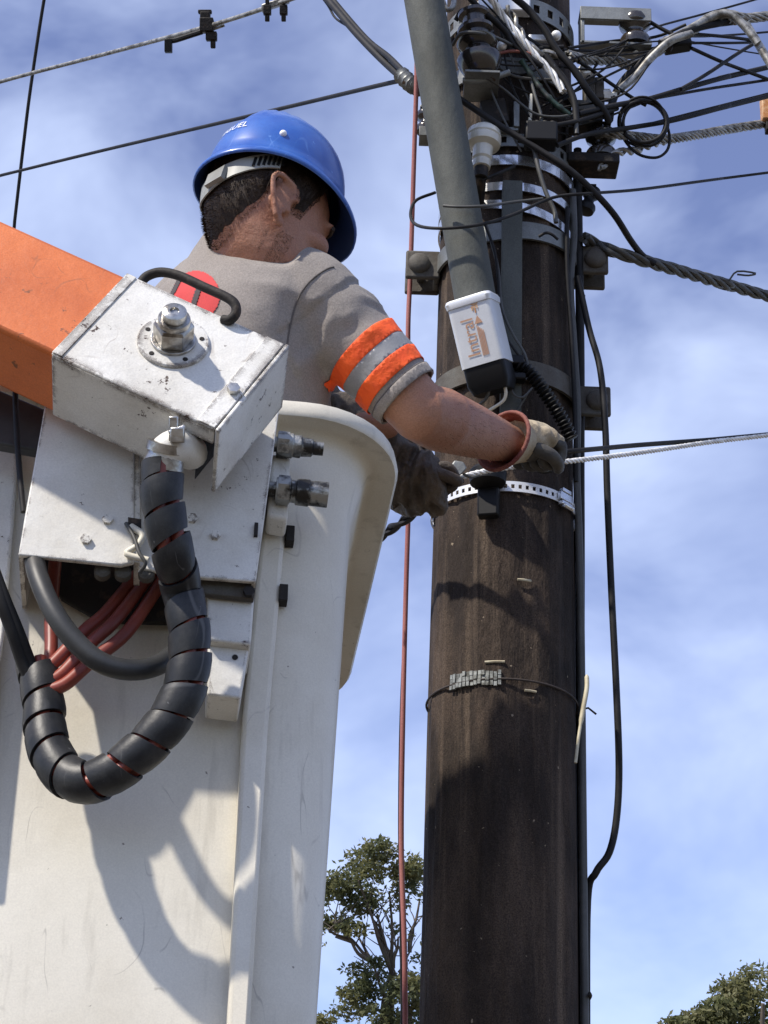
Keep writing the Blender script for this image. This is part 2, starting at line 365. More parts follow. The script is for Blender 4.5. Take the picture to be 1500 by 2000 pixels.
def band_mesh(v, height, roff=0.003, thick=0.003, a0=-180, a1=180, slots=0, tilt=0.0, slot_h=0.4, slot_w=0.45, n=72, wob=0.0):
    """strap round the pole; slots > 0 cuts that many real oblong holes"""
    mb = MB(); h0 = hv(v, roff); cells = slots or n
    def pt(a, z, r):
        q = math.radians(a); zz = z + math.tan(tilt) * math.sin(q) * POLE_R + wob * math.sin(3 * q + v)
        return axis_at(h0 + zz) + (PX * math.sin(q) - PY * math.cos(q)) * (POLE_R + r)
    H = height / 2
    for c in range(cells):
        b0 = a0 + (a1 - a0) * c / cells; b1 = a0 + (a1 - a0) * (c + 1) / cells
        if slots:
            m0 = b0 + (b1 - b0) * (0.5 - slot_w / 2); m1 = b0 + (b1 - b0) * (0.5 + slot_w / 2); sub = [b0, m0, (m0 + m1) / 2, m1, b1]; z = H * slot_h
            quads = [(sub[0], sub[1], -H, H)] + [(sub[k], sub[k + 1], z, H) for k in (1, 2)] + [(sub[k], sub[k + 1], -H, -z) for k in (1, 2)] + [(sub[3], sub[4], -H, H)]
        else: quads = [(b0, b1, -H, H)]
        for x0, x1, z0, z1 in quads:
            o_ = [pt(x0, z0, roff + thick), pt(x1, z0, roff + thick), pt(x1, z1, roff + thick), pt(x0, z1, roff + thick)]
            i_ = [pt(x0, z0, roff), pt(x1, z0, roff), pt(x1, z1, roff), pt(x0, z1, roff)]
            mb.add(o_ + i_, [(0, 1, 2, 3), (7, 6, 5, 4), (0, 4, 5, 1), (2, 6, 7, 3), (1, 5, 6, 2), (3, 7, 4, 0)])
    return mb, h0

def strap(name, label, v, height, m_, **k):
    mb, h0 = band_mesh(v, height, **k)
    o = thing(name, label, name.replace('_', ' '), axis_at(h0), k and None)
    obj('band', mb, m_, o, 30); return o, h0

def bolt(mb, o, ax, r=0.014, l=0.012):
    return mb.lathe(o, ax, [(0, r), (l * 0.5, r * 0.95), (l * 0.85, r * 0.7), (l, r * 0.25)], 16)
def hexnut(mb, o, ax, r=0.012, l=0.01):
    return mb.lathe(o, ax, [(0, r), (l, r), (l * 1.02, r * 0.8)], 6)

def lug_clamp(label, v, height, tilt, sides, m_=None):
    m_ = m_ or M['galv']
    mb, h0 = band_mesh(v, height, roff=0.004, thick=0.006, tilt=tilt)
    o = thing('pole_clamp', label, 'pole clamp', axis_at(h0), 'bolted steel clamps round the pole')
    obj('band', mb, m_, o, 30)
    for s in sides:
        c = axis_at(h0 + math.tan(tilt) * s * POLE_R) + PX * (s * (POLE_R + 0.04))
        for dy, nm in ((-0.026, 'lug'), (0.034, 'lug')):
            q = MB(); q.box(c - PX * (s * 0.004) + PY * dy, PX, PY, AX, 0.036, 0.006, 0.033)
            q.box(c - PX * (s * 0.033) + PY * dy * 0.5, PX, PY, AX, 0.006, abs(dy) * 0.5, 0.029)
            lg = obj(nm, q, M['cast_steel'], o, 30, 0.004)
            if dy < 0:
                q = MB(); bolt(q, c + PY * (dy - 0.006) + PX * s * 0.004, -PY, 0.023, 0.014); obj('bolt_head', q, M['cast_steel'], lg, 50)
            else:
                q = MB(); hexnut(q, c + PY * (dy + 0.006), PY, 0.018, 0.016); obj('nut', q, M['cast_steel'], lg, 30)
        q = MB(); q.tube([c + PY * -0.03, c + PY * 0.06], 0.009, 10); obj('bolt_shank', q, M['cast_steel'], o)
    return o

strap('pole_strap', 'slotted grey galvanised strap round the pole above the dark insulators', 12, 0.050, M['galv'], slots=26, roff=0.004, slot_h=0.42, slot_w=0.42)
strap('pole_strap', 'plain wide grey band round the pole just under the upper black insulator', 130, 0.040, M['galv'], roff=0.005, thick=0.005, tilt=-0.03)
strap('pole_strap', 'slotted grey strap round the pole beside the white porcelain insulator', 274, 0.032, M['galv'], slots=26, roff=0.004, slot_h=0.5, slot_w=0.36)
strap('pole_strap', 'mirror bright white strap below the slotted strap beside the porcelain insulator', 313, 0.024, M['bright_steel'], roff=0.004)
strap('pole_strap', 'bright steel strap round the pole at the top end of the grey channel', 364, 0.020, M['bright_steel'], roff=0.003, tilt=-0.03, wob=0.001)
strap('pole_strap', 'bright slanting steel strap wrapped just above the upper bolted clamp', 402, 0.021, M['bright_steel'], roff=0.003, tilt=-0.14, wob=0.001)
lug_clamp('bolted steel clamp round the pole where the thick twisted cable is anchored', 452, 0.040, 0.10, (-1, 1))
lug_clamp('bolted steel clamp round the pole beside the lower end of the ballast box', 722, 0.044, 0.0, (1,), M['cast_steel'])
ps, h0 = strap('perforated_strap', 'new white perforated strap with a buckle round the pole under the hands', 950, 0.021, M['white_strap'], slots=64, roff=0.003, thick=0.002, slot_h=0.4, slot_w=0.45)
a = math.radians(48); nrm = PX * math.sin(a) - PY * math.cos(a); tg = PX * math.cos(a) + PY * math.sin(a)
c = axis_at(h0) + nrm * (POLE_R + 0.010)
q = MB(); q.box(c, tg, nrm, AX, 0.018, 0.005, 0.008); q.box(c + AX * 0.013, tg, nrm, AX, 0.013, 0.006, 0.004); q.box(c - AX * 0.014, tg, nrm, AX, 0.015, 0.006, 0.004)
q.tube([c - AX * 0.02 - tg * 0.012 + nrm * 0.006, c - AX * 0.02 + tg * 0.016 + nrm * 0.006], 0.005, 8)
obj('buckle', q, M['bright_steel'], ps, 30, 0.001)

# black cable hook on the strap
hk = thing('cable_hook', 'black plastic cable hook on the white perforated strap', 'cable hook', pp(960, -14, 0.02))
c = pp(950, -14, 0.035); nn = (c - axis_at(hv(950))); nn = (nn - AX * nn.dot(AX)).normalized(); tg = AX.cross(nn)
q = MB(); q.lathe(c + AX * 0.012, AX, [(-0.03, 0.022), (-0.022, 0.034), (0.0, 0.036), (0.008, 0.03), (0.012, 0.012)], 20); obj('hook_head', q, M['black_plastic'], hk)
q = MB(); q.box(c - AX * 0.035 - nn * 0.012, tg, nn, AX, 0.02, 0.012, 0.04); obj('hook_stem', q, M['black_plastic'], hk, 30, 0.004)
q = MB(); q.tube([c + AX * 0.02, c + AX * 0.045], 0.006, 8); obj('pin', q, M['bright_wire'], hk)

# number plate and tie wire
h1 = hv(1327)
mb = MB(); NN = 60
for k in range(14):
    for j in range(3):
        a0_ = math.radians(-46 + k * 3.0); a1_ = math.radians(-46 + k * 3.0 + 2.3); zz = -0.011 + j * 0.0095
        def q_(a, z, r): return axis_at(h1 + z) + (PX * math.sin(a) - PY * math.cos(a)) * (POLE_R + r)
        rr = 0.003 + 0.004 * random.random(); lift = 0.003 * random.random() - 0.004 * (k > 9) * random.random()
        o_ = [q_(a0_, zz + lift, rr), q_(a1_, zz + lift, rr), q_(a1_, zz + 0.0085 + lift, rr), q_(a0_, zz + 0.0085 + lift, rr)]
        i_ = [q_(a0_, zz + lift, 0), q_(a1_, zz + lift, 0), q_(a1_, zz + 0.0085 + lift, 0), q_(a0_, zz + 0.0085 + lift, 0)]
        mb.add(o_ + i_, [(0, 1, 2, 3), (0, 4, 5, 1), (2, 6, 7, 3), (1, 5, 6, 2), (3, 7, 4, 0)])
tag(obj('nail_plate', mb, M['plate'], None, 20), 'small grey toothed nail plate on the front of the pole', 'nail plate')
tw = [axis_at(h1 - 0.006 + 0.006 * math.cos(t)) + (PX * math.sin(t) - PY * math.cos(t)) * (POLE_R + 0.003) for t in [2 * math.pi * k / 72 for k in range(73)]]
mb = MB().tube(tw, 0.0022, 6); e = tw[18]; mb.tube([e, e + PX * 0.02 + AX * 0.006, e + PX * 0.035 - AX * 0.006], 0.002, 6)
tag(obj('tie_wire', mb, M['tie_wire']), 'thin dark tie wire wrapped round the pole at the nail plate', 'tie wire')
# pale staples in the wood
for i, (u, v, ang, ln) in enumerate([(0, 1131, 7, 0.026), (0, 1346, 13, 0.022), (0, 1293, -17, 0.036)]):
    c = pp(v, ang, 0.001); d = pp(v, ang + ln / POLE_R * 57.3, 0.001)
    mb = MB().tube([c, c.lerp(d, 0.5) - PY * 0.002, d], 0.0024, 6)
    tag(obj('staple', mb, M['shell_pale'], None), ['short pale staple on the pole below the hook shadow', 'short pale staple just under the dark tie wire', 'longer pale staple just above the toothed nail plate'][i], 'staple', 'pale staples in the pole')

# ------------------------------------------------------------------ street-light arm, channel, ballast
arm = thing('support_pipe', 'thick grey steel pipe arm leaning across the front of the pole', 'support pipe', P(930, 600, Dp(600) - 0.22))
pA, pB = P(938, 640, Dp(640) - 0.205), P(828, 0, Dp(0) - 0.33); dd = (pB - pA)
pts = [pA + dd * t for t in (0, 0.25, 0.5, 0.75, 1.0, 1.6, 2.4)]
obj('pipe', MB().tube(pts, 0.0405, 32), M['pipe_steel'], arm, 40)
q = MB(); c = P(847, 122, proj(pA + dd * 0.81)[2] - 0.04); bolt(q, c, -FW, 0.006, 0.006); obj('rivet', q, M['dark_iron'], arm)
ch = thing('steel_channel', 'upright grey steel channel fixed to the pole behind the grey pipe arm', 'steel channel', pp(880, 0, 0.02))
h_a, h_b = hv(880), hv(372)
def chpt(h, x, y): return axis_at(h) + PX * x - PY * (POLE_R + y)
q = MB(); cx = 0.0
for (x0, x1, y0, y1) in ((-0.02, 0.02, 0.030, 0.036), (-0.02, -0.014, 0.006, 0.0299), (0.014, 0.02, 0.006, 0.0299)):
    poly = [chpt(h_a, cx + x0, y0), chpt(h_a, cx + x1, y0), chpt(h_a, cx + x1, y1), chpt(h_a, cx + x0, y1)]
    q.prism(poly, AX * (h_b - h_a))
obj('profile', q, M['pipe_steel'], ch, 30, 0.001)

bal = thing('ballast_box', 'white metal ballast box with orange brand print and black lower end', 'ballast box', P(935, 700, Dp(700) - 0.26))
dB = Dp(650) - 0.265
c_tl, c_tr, c_bl, c_br = P(870, 600, dB + .004), P(955, 574, dB), P(901, 722, dB - .012), P(983, 700, dB - .016)
cx = (c_tl + c_tr + c_bl + c_br) / 4
by_ = ((c_tl + c_tr) - (c_bl + c_br)).normalized(); bx_ = ((c_tr + c_br) - (c_tl + c_bl)); bx_ = (bx_ - by_ * bx_.dot(by_)).normalized()
bn_ = bx_.cross(by_)                       # toward camera
if bn_.dot(FW) > 0: bn_ = -bn_
# turn the box a little so its right flank shows
rot = Matrix.Rotation(math.radians(-16), 3, by_); bx_ = rot @ bx_; bn_ = rot @ bn_
if bn_.dot(PX) < 0 and False: pass
hw, hh, hd = 0.0435, ((c_tl + c_tr) - (c_bl + c_br)).length / 4, 0.036
def rrect(o, ax, ay, hx, hy, r, n=5):
    out = []
    for (sx, sy, a0_) in ((1, 1, 0), (-1, 1, 90), (-1, -1, 180), (1, -1, 270)):
        for k in range(n + 1):
            a = math.radians(a0_ + 90 * k / n); out.append(o + ax * (sx * (hx - r) + r * math.cos(a)) + ay * (sy * (hy - r) + r * math.sin(a)))
    return out
bc = cx - bn_ * hd
q = MB().rings([rrect(bc + by_ * t, bx_, bn_, hw, hd, 0.010) for t in (-hh, hh)]); obj('case', q, M['ballast_white'], bal, 35)
q = MB().rings([rrect(bc + by_ * t, bx_, bn_, hw + e, hd + e, 0.011) for t, e in ((hh - 0.008, 0.002), (hh + 0.002, 0.0035), (hh + 0.008, 0.001))]); obj('lid', q, M['white_strap'], bal, 35)
q = MB().rings([rrect(bc + by_ * t, bx_, bn_, hw + e, hd + e, 0.010) for t, e in ((-hh - 0.052, -0.008), (-hh - 0.035, -0.002), (-hh, -0.002))]); obj('end_cap', q, M['black_plastic'], bal, 35)
q = MB(); fr = cx + bn_ * 0.0008
for (x, y0, y1, wd) in ((0.012, hh - 0.009, hh - 0.0125, 0.008), (0.006, hh - 0.0135, hh - 0.022, 0.0022), (0.011, hh - 0.0135, hh - 0.028, 0.0022), (0.016, hh - 0.0135, hh - 0.020, 0.0018)):
    q.add([fr + bx_ * (x - wd) + by_ * y0, fr + bx_ * (x + wd) + by_ * y0, fr + bx_ * (x + wd * .5) + by_ * y1, fr + bx_ * (x - wd * .5) + by_ * y1], [(0, 1, 2, 3)]); fr = fr + bn_ * 0.0002
obj('rust_stain', q, M['rust_stain'], bal)
def text_mesh(s, size):
    cu = bpy.data.curves.new('t', 'FONT'); cu.body = s; cu.size = size; cu.align_x = 'CENTER'; cu.align_y = 'CENTER'; cu.resolution_u = 3
    t = bpy.data.objects.new('t', cu); COL.objects.link(t); dg = bpy.context.evaluated_depsgraph_get(); dg.update()
    me = bpy.data.meshes.new_from_object(t.evaluated_get(dg)); bpy.data.objects.remove(t); bpy.data.curves.remove(cu); return me
me = text_mesh('Intral', 0.036); q = MB(); tx, ty = by_, -bx_
q.add([cx + bn_ * 0.0012 + tx * (vv.co.x - 0.008) + ty * (vv.co.y + 0.009) for vv in me.vertices], [list(p.vertices) for p in me.polygons]); bpy.data.meshes.remove(me)
obj('brand_lettering', q, M['brand_print'], bal)
q = MB()
for k in range(5):
    o_ = cx + bn_ * 0.0012 + bx_ * (0.006 + k * 0.0026); t0, t1 = -0.048, 0.012 + k * -0.003
    q.add([o_ + by_ * t0, o_ + bx_ * 0.0018 + by_ * t0, o_ + bx_ * 0.0018 + by_ * t1, o_ + by_ * t1], [(0, 1, 2, 3)])
o_ = cx + bn_ * 0.0012
q.add([o_ + bx_ * 0.004 + by_ * 0.0145, o_ + bx_ * 0.020 + by_ * 0.0145, o_ + bx_ * 0.012 + by_ * 0.030], [(0, 1, 2)])
obj('brand_mark', q, M['brand_print'], bal)

def wire(name, label, cat, lst, r, m_, sub=6, n=8, group=None):
    pts = PS(lst, sub)
    return tag(obj(name, MB().tube(pts, r, n), m_, None, 60), label, cat, group)
def twist(path, r, strands, pitch, step=0.006, n=6, rad=None):
    pts = resample(path, step); fr = frames(pts); mb = MB(); s_ = 0
    rad = rad if rad is not None else r * 1.05
    for k in range(strands):
        ps_ = []
        for i, (p, (t, a, b)) in enumerate(zip(pts, fr)):
            an = 2 * math.pi * (i * step / pitch + k / strands); ps_.append(p + a * (math.cos(an) * rad) + b * (math.sin(an) * rad))
        mb.tube(ps_, r, n)
    return mb

# ballast wires + corrugated conduit
wire('lamp_wire', 'short cream wire curling out of the black end of the ballast box', 'wire', [(968, 730, dB + .02), (985, 752, dB - .01), (985, 780, dB - .01), (955, 802, dB + .0)], 0.0032, M['cream_wire'])
wire('lamp_wire', 'short dim grey wire curling below the ballast box', 'wire', [(940, 733, dB + .02), (954, 752, dB - .005), (950, 778, dB), (925, 798, dB + .02)], 0.003, M['grey_cable'])
wire('lamp_wire', 'pair of pale lamp wires running down the channel to the conduit', 'wire', [(950, 440, Dp(440) - .20), (972, 520, Dp(520) - .19), (980, 600, Dp(600) - .195), (1000, 650, Dp(650) - .195), (1024, 690, Dp(690) - .19), (1032, 722, Dp(720) - .185)], 0.003, M['grey_cable'])
wire('lamp_wire', 'dark lamp wire hanging beside the grey pipe arm', 'wire', [(946, 436, Dp(440) - .20), (968, 500, Dp(500) - .2), (976, 600, Dp(600) - .2), (976, 640, Dp(640) - .2), (1003, 680, Dp(680) - .2), (1026, 712, Dp(712) - .19)], 0.0028, M['cable'])
wire('lamp_wire', 'thin looped wire hanging below the conduit mouth', 'wire', [(996, 740, Dp(740) - .19), (1002, 768, Dp(768) - .19), (1020, 776, Dp(770) - .19), (1040, 758, Dp(760) - .18)], 0.0022, M['grey_cable'])
wire('lamp_wire', 'thin grey wire slanting down from the loop below the conduit', 'wire', [(1034, 762, Dp(760) - .18), (1012, 800, Dp(800) - .17), (1000, 815, Dp(815) - .17)], 0.002, M['grey_cable'])
cp = resample(PS([(1012, 712, Dp(712) - .185), (1035, 728, Dp(728) - .18), (1070, 775, Dp(775) - .175), (1098, 820, Dp(820) - .165), (1117, 858, Dp(858) - .155)], 10), 0.0016)
obj_c = obj('corrugated_conduit', MB().tube(cp, [0.0115 + 0.003 * math.sin(i * 0.0016 / 0.0085 * 2 * math.pi) for i in range(len(cp))], 14), M['black_plastic'], None, 80)
tag(obj_c, 'black corrugated conduit slanting down the front of the pole', 'conduit')
cl = thing('conduit_clip', 'black bracket clip between the ballast box and the conduit', 'clip', P(1000, 720, Dp(720) - .18))
q = MB(); q.box(P(1000, 706, Dp(706) - .185), PX, PY, AX, 0.022, 0.012, 0.010); q.box(P(1006, 738, Dp(738) - .18), PX, PY, AX, 0.02, 0.012, 0.007); q.box(P(990, 722, Dp(722) - .172), PX, PY, AX, 0.008, 0.010, 0.03)
obj('clip_body', q, M['black_plastic'], cl, 30, 0.003)

# ------------------------------------------------------------------ insulators
def spool(mb, o, ax, R, Hh):
    return mb.lathe(o, ax, [(-Hh, R * .55), (-Hh * .96, R * .9), (-Hh * .62, R), (-Hh * .42, R * .92), (-Hh * .2, R * .62), (0, R * .55), (Hh * .2, R * .62), (Hh * .42, R * .92), (Hh * .62, R), (Hh * .96, R * .9), (Hh, R * .55)], 24)
# upper right rack
dq = Dp(70) + 0.0
ra = thing('insulator_rack', 'grey bracket holding a dark spool insulator out to the right of the pole', 'insulator', pp(70, 90, 0.0), 'spool insulators on the pole')
c0 = P(1240, 66, dq)
for dz, ln in ((0.044, 0.078), (-0.047, 0.078)):
    q = MB(); q.box(c0 + AX * dz - PX * 0.045, PX, PY, AX, ln, 0.026, 0.003)
    if dz > 0: q.box(c0 + AX * (dz - 0.014) - PX * 0.045 - PY * 0.027, PX, PY, AX, ln, 0.003, 0.017)
    obj('bracket_plate', q, M['galv'], ra, 30, 0.001)
q = MB(); q.box(c0 - PX * 0.118, PX, PY, AX, 0.004, 0.026, 0.05); obj('bracket_back', q, M['galv'], ra, 30, 0.001)
q = MB(); spool(q, c0, AX, 0.036, 0.040); obj('spool', q, M['brown_glaze'], ra, 60)
q = MB(); q.tube([c0 - AX * 0.055, c0 + AX * 0.06], 0.007, 10); obj('pin', q, M['bright_wire'], ra)
# lower right rack
c0 = P(1174, 286, Dp(286) - 0.02)
rb = thing('insulator_rack', 'dark spool insulator on a black bracket below the twisted aluminium cable', 'insulator', pp(290, 80, 0.0), 'spool insulators on the pole')
q = MB(); spool(q, c0, AX, 0.034, 0.036); obj('spool', q, M['brown_glaze'], rb, 60)
q = MB(); q.box(c0 - AX * 0.050 - PX * 0.02, PX, PY, AX, 0.055, 0.032, 0.012); q.box(c0 + AX * 0.045 - PX * 0.03, PX, PY, AX, 0.05, 0.026, 0.003); q.box(c0 - PX * 0.075, PX, PY, AX, 0.004, 0.026, 0.05)
obj('bracket', q, M['dark_iron'], rb, 30, 0.004)
q = MB(); q.tube([c0 - AX * 0.06, c0 + AX * 0.06], 0.007, 10); obj('pin', q, M['cast_steel'], rb)
# front-left stacked insulator
c0 = P(933, 92, Dp(92) - 0.235)
rc = thing('insulator_stack', 'large ribbed black insulator stack on a bent steel bracket behind the grey pipe arm', 'insulator', c0 - AX * 0.09)
axs = (AX - PX * 0.12 - PY * 0.05).normalized()
q = MB(); q.lathe(c0, axs, [(-0.075, 0.02), (-0.07, 0.032), (-0.04, 0.046), (-0.03, 0.046), (-0.022, 0.030), (-0.008, 0.028), (0.0, 0.040), (0.010, 0.043), (0.018, 0.028), (0.03, 0.028), (0.036, 0.038), (0.044, 0.038), (0.052, 0.026), (0.07, 0.025), (0.075, 0.033), (0.083, 0.033), (0.09, 0.015)], 28)
obj('insulator_body', q, M['brown_glaze'], rc, 50)
q = MB(); q.box(c0 - axs * 0.082 + PY * 0.02 + PX * 0.0, PX, PY, AX, 0.036, 0.05, 0.003); q.tube(spline([c0 - axs * 0.085 - PX * 0.04, c0 - axs * 0.084 - PX * .005, c0 - axs * 0.07 + PX * 0.035, c0 - axs * 0.06 + PX * 0.06]), 0.007, 8)
obj('bracket', q, M['galv'], rc, 30, 0.001)
q = MB(); q.box(c0 - axs * 0.125 + PX * 0.025 + PY * 0.06, (PX + AX * .2).normalized(), PY, (AX - PX * .2).normalized(), 0.026, 0.02, 0.03); obj('bracket_foot', q, M['dark_iron'], rc, 30, 0.003)
q = MB(); q.box(c0 - axs * 0.12 + PX * 0.072 + PY * 0.075, PX, PY, AX, 0.006, 0.02, 0.032); obj('bracket_leg', q, M['galv'], rc, 30, 0.001)
q = MB(); q.box(c0 - axs * 0.155 + PX * 0.03 + PY * 0.07, PX, PY, AX, 0.042, 0.012, 0.004); obj('bracket_leg', q, M['galv'], rc, 30, 0.001)
# porcelain
c0 = P(944, 280, Dp(280) - 0.20)
rd = thing('porcelain_insulator', 'white porcelain insulator with a wide dome beside the grey pipe arm', 'insulator', c0 - AX * 0.07)
axs = (AX + PX * 0.05).normalized()
q = MB(); q.lathe(c0, axs, [(-0.062, 0.014), (-0.06, 0.018), (-0.045, 0.019), (-0.042, 0.016), (-0.038, 0.020), (-0.012, 0.021), (-0.006, 0.034), (0.0, 0.036), (0.008, 0.0365), (0.011, 0.034), (0.014, 0.036), (0.026, 0.034), (0.036, 0.024), (0.041, 0.008)], 32); obj('dome', q, M['porcelain'], rd, 40)
q = MB(); q.lathe(c0 - axs * 0.075, axs, [(-0.01, 0.014), (0.013, 0.0145)], 16); q.tube([c0 - axs * 0.08, c0 - axs * 0.1 + PY * 0.05, c0 - axs * 0.1 + PY * 0.1], 0.012, 10); obj('stem', q, M['dark_iron'], rd)
# small insulators behind the arm, left
c0 = P(832, 240, Dp(240) + 0.0)
re_ = thing('insulator_rack', 'small bracket with a spool peeping out left of the grey pipe arm', 'insulator', c0 + PX * 0.03, 'spool insulators on the pole')
q = MB(); spool(q, c0, AX, 0.022, 0.026); obj('spool', q, M['brown_glaze'], re_, 60)
q = MB(); q.box(c0 - AX * 0.035 + PX * 0.02, PX, PY, AX, 0.034, 0.02, 0.012); obj('bracket', q, M['galv'], re_, 30, 0.001); q = MB(); q.box(c0 + AX * 0.03 + PX * 0.02, PX, PY, AX, 0.034, 0.02, 0.003); obj('bracket', q, M['galv'], re_, 30, 0.001)
# black spools right of the pole below
c0 = P(1150, 392, Dp(392) + 0.02)
rf = thing('insulator_rack', 'small black spool close against the pole above the upper bolted clamp', 'insulator', c0 - PX * 0.03, 'spool insulators on the pole')
q = MB(); spool(q, c0, (AX + PX * .3).normalized(), 0.020, 0.030); obj('spool', q, M['black_plastic'], rf, 60)
q = MB(); q.box(c0 + AX * 0.03 - PX * 0.01, PX, PY, AX, 0.025, 0.014, 0.004); obj('bracket', q, M['dark_iron'], rf, 30, 0.001)
# hardware right side at 140-210
hwq = thing('bolted_bracket', 'grey bolted bracket jutting from the right side of the pole below the upper spool', 'bracket', pp(175, 75, 0.0))
c0 = P(1150, 185, Dp(185) - 0.06)
q = MB(); q.box(c0, PX, PY, AX, 0.012, 0.02, 0.045); q.box(c0 + PX * 0.022 + AX * .012, PX, PY, AX, 0.010, 0.012, 0.028); q.box(c0 - AX * 0.05, PX, PY, AX, 0.03, 0.03, 0.014); obj('bracket_arm', q, M['cast_steel'], hwq, 30, 0.003)
q = MB(); hexnut(q, c0 + PX * 0.03, PX, 0.014, 0.016); q.tube([c0, c0 + PX * 0.06], 0.008, 8); obj('bolt', q, M['bright_wire'], hwq)
q = MB(); bolt(q, c0 - PX * 0.01 + AX * 0.04 - PY * 0.02, -PY, 0.018, 0.02); obj('bolt_head', q, M['bright_wire'], hwq)
# junction box
jb = thing('junction_box', 'small black junction box with wires entering its top on the pole', 'junction box', P(1056, 290, Dp(265) - .18))
c0 = P(1056, 266, Dp(265) - .175)
q = MB(); q.box(c0, PX, PY, AX, 0.033, 0.022, 0.024); obj('box_body', q, M['black_plastic'], jb, 30, 0.004)
for k in range(4):
    q = MB(); q.lathe(c0 + PX * (-0.024 + k * 0.016) + AX * 0.024, AX, [(0, 0.006), (0.012, 0.006)], 10); obj('cable_gland', q, M['cast_steel'], jb)

# ------------------------------------------------------------------ cables
def d0(v, k=0.0): return Dp(v) + k
FR = -0.165
# bundles going right
tag(obj('twisted_cable', twist(PS([(1108, 108, d0(108, FR)), (1150, 118, d0(118, -.1)), (1200, 118, d0(118, -.03)), (1235, 128, d0(128, 0)), (1265, 112, d0(112, 0)), (1320, 78, d0(78, 0)), (1352, 60, d0(60, 0)), (1385, 36, d0(36, 0.02)), (1420, 28, d0(28, .03)), (1460, 36, d0(36, .05)), (1530, 28, d0(28, .1))], 6), 0.0038, 6, 0.13, rad=0.0082), M['alu'], None, 60),
    'thick twisted aluminium cable rising from the pole to the top right corner', 'cable')
wire('service_cable', 'stiff pale cable bending down at the top right corner', 'cable', [(1290, 85, d0(85, -.03)), (1330, 66, d0(66, -.02)), (1385, 36, d0(36, 0)), (1420, 27, d0(27, 0)), (1448, 45, d0(45, 0)), (1480, 85, d0(85, 0)), (1520, 150, d0(150, 0))], 0.0095, M['alu'])
wire('service_cable', 'black cable doubling back under the dark connector block', 'cable', [(1190, 235, d0(235, -.08)), (1196, 200, d0(200, -.06)), (1215, 160, d0(160, -.05)), (1250, 125, d0(125, -.05)), (1300, 85, d0(85, -.04)), (1340, 62, d0(62, -.02)), (1400, 46, d0(46, .02)), (1530, 30, d0(30, .12))], 0.0085, M['cable'])
wire('service_cable', 'grey cable sweeping up beside the black doubled cable', 'cable', [(1205, 178, d0(178, -.07)), (1240, 150, d0(150, -.06)), (1270, 115, d0(115, -.06)), (1310, 80, d0(80, -.06)), (1350, 66, d0(66, -.04))], 0.009, M['alu'])
cb = thing('connector_block', 'black wedge connector block clamped on the cables right of the upper spool', 'connector', P(1322, 85, d0(85, 0)))
q = MB(); q.box(P(1322, 86, d0(85, .0)), (PX + AX * .25).normalized(), PY, (AX - PX * .25).normalized(), 0.030, 0.016, 0.016); obj('block_body', q, M['black_plastic'], cb, 30, 0.004)
q = MB(); hexnut(q, P(1305, 95, d0(95, -.016)), -PY, 0.010, 0.01); obj('block_bolt', q, M['dark_iron'], cb)
tag(obj('twisted_cable', twist(PS([(1160, 268, d0(268, -.02)), (1178, 258, d0(258, -.06)), (1200, 262, d0(262, -.06)), (1250, 268, d0(268, 0)), (1300, 272, d0(272, .05)), (1360, 264, d0(264, .15)), (1440, 250, d0(250, .3)), (1540, 235, d0(235, .45))], 6), 0.0035, 6, 0.11, rad=0.0078), M['alu'], None, 60),
    'twisted aluminium cable leaving the lower spool insulator to the right', 'cable')
tag(obj('twisted_cable', twist(PS([(1172, 330, d0(330, -.05)), (1200, 300, d0(300, -.04)), (1240, 294, d0(294, 0)), (1280, 280, d0(280, .04)), (1320, 272, d0(272, .1))], 6), 0.0045, 2, 0.06, rad=0.0055), M['alu'], None, 60),
    'short frayed aluminium tail twisted under the cable of the lower spool', 'cable')
tag(obj('twisted_cable', twist(PS([(1142, 465, d0(465, -.02)), (1165, 478, d0(478, .02)), (1200, 492, d0(492, .0)), (1260, 510, d0(510, .05)), (1330, 530, d0(530, .15)), (1420, 556, d0(556, .3)), (1540, 590, d0(590, .5))], 6), 0.0060, 4, 0.19, rad=0.0080), M['grey_cable'], None, 60),
    'thickest twisted grey cable leaving the upper bolted clamp down to the right', 'cable')
wire('tie_strap', 'thin pale tie tail sticking up from the thickest twisted cable', 'cable tie', [(1424, 548, d0(556, .28)), (1440, 530, d0(530, .27)), (1476, 534, d0(530, .26)), (1462, 538, d0(530, .26)), (1440, 536, d0(530, .27))], 0.0022, M['grey_cable'], 3)
wire('drop_cable', 'black cable crossing the pole front and swooping down to the thick twisted cable', 'cable', [(885, 185, d0(185, -.22)), (960, 235, d0(235, -.2)), (1040, 285, d0(285, -.19)), (1110, 330, d0(330, -.18)), (1160, 375, d0(375, -.15)), (1200, 420, d0(420, -.1)), (1232, 470, d0(470, -.02)), (1256, 500, d0(500, .04)), (1280, 516, d0(516, .05))], 0.0068, M['cable'])
wire('telephone_wire', 'thin wire running right from a loop hanging round the grey pipe arm', 'wire', [(1540, 332, d0(332, .5)), (1400, 350, d0(350, .3)), (1250, 370, d0(370, 0)), (1150, 378, d0(378, -.16)), (1080, 386, d0(386, -.185)), (1000, 420, d0(420, -.24)), (930, 440, d0(440, -.30)), (860, 446, d0(446, -.30)), (815, 440, d0(440, -.24)), (802, 420, d0(420, -.2)), (812, 392, d0(392, -.16)), (850, 376, d0(376, -.14))], 0.0034, M['cable'])
wire('telephone_wire', 'thin dark wire over the front of the grey pipe arm above the loop', 'wire', [(866, 402, d0(402, -.30)), (900, 404, d0(404, -.31)), (950, 402, d0(402, -.30)), (1000, 395, d0(395, -.22)), (1060, 388, d0(388, -.19))], 0.0030, M['grey_cable'])
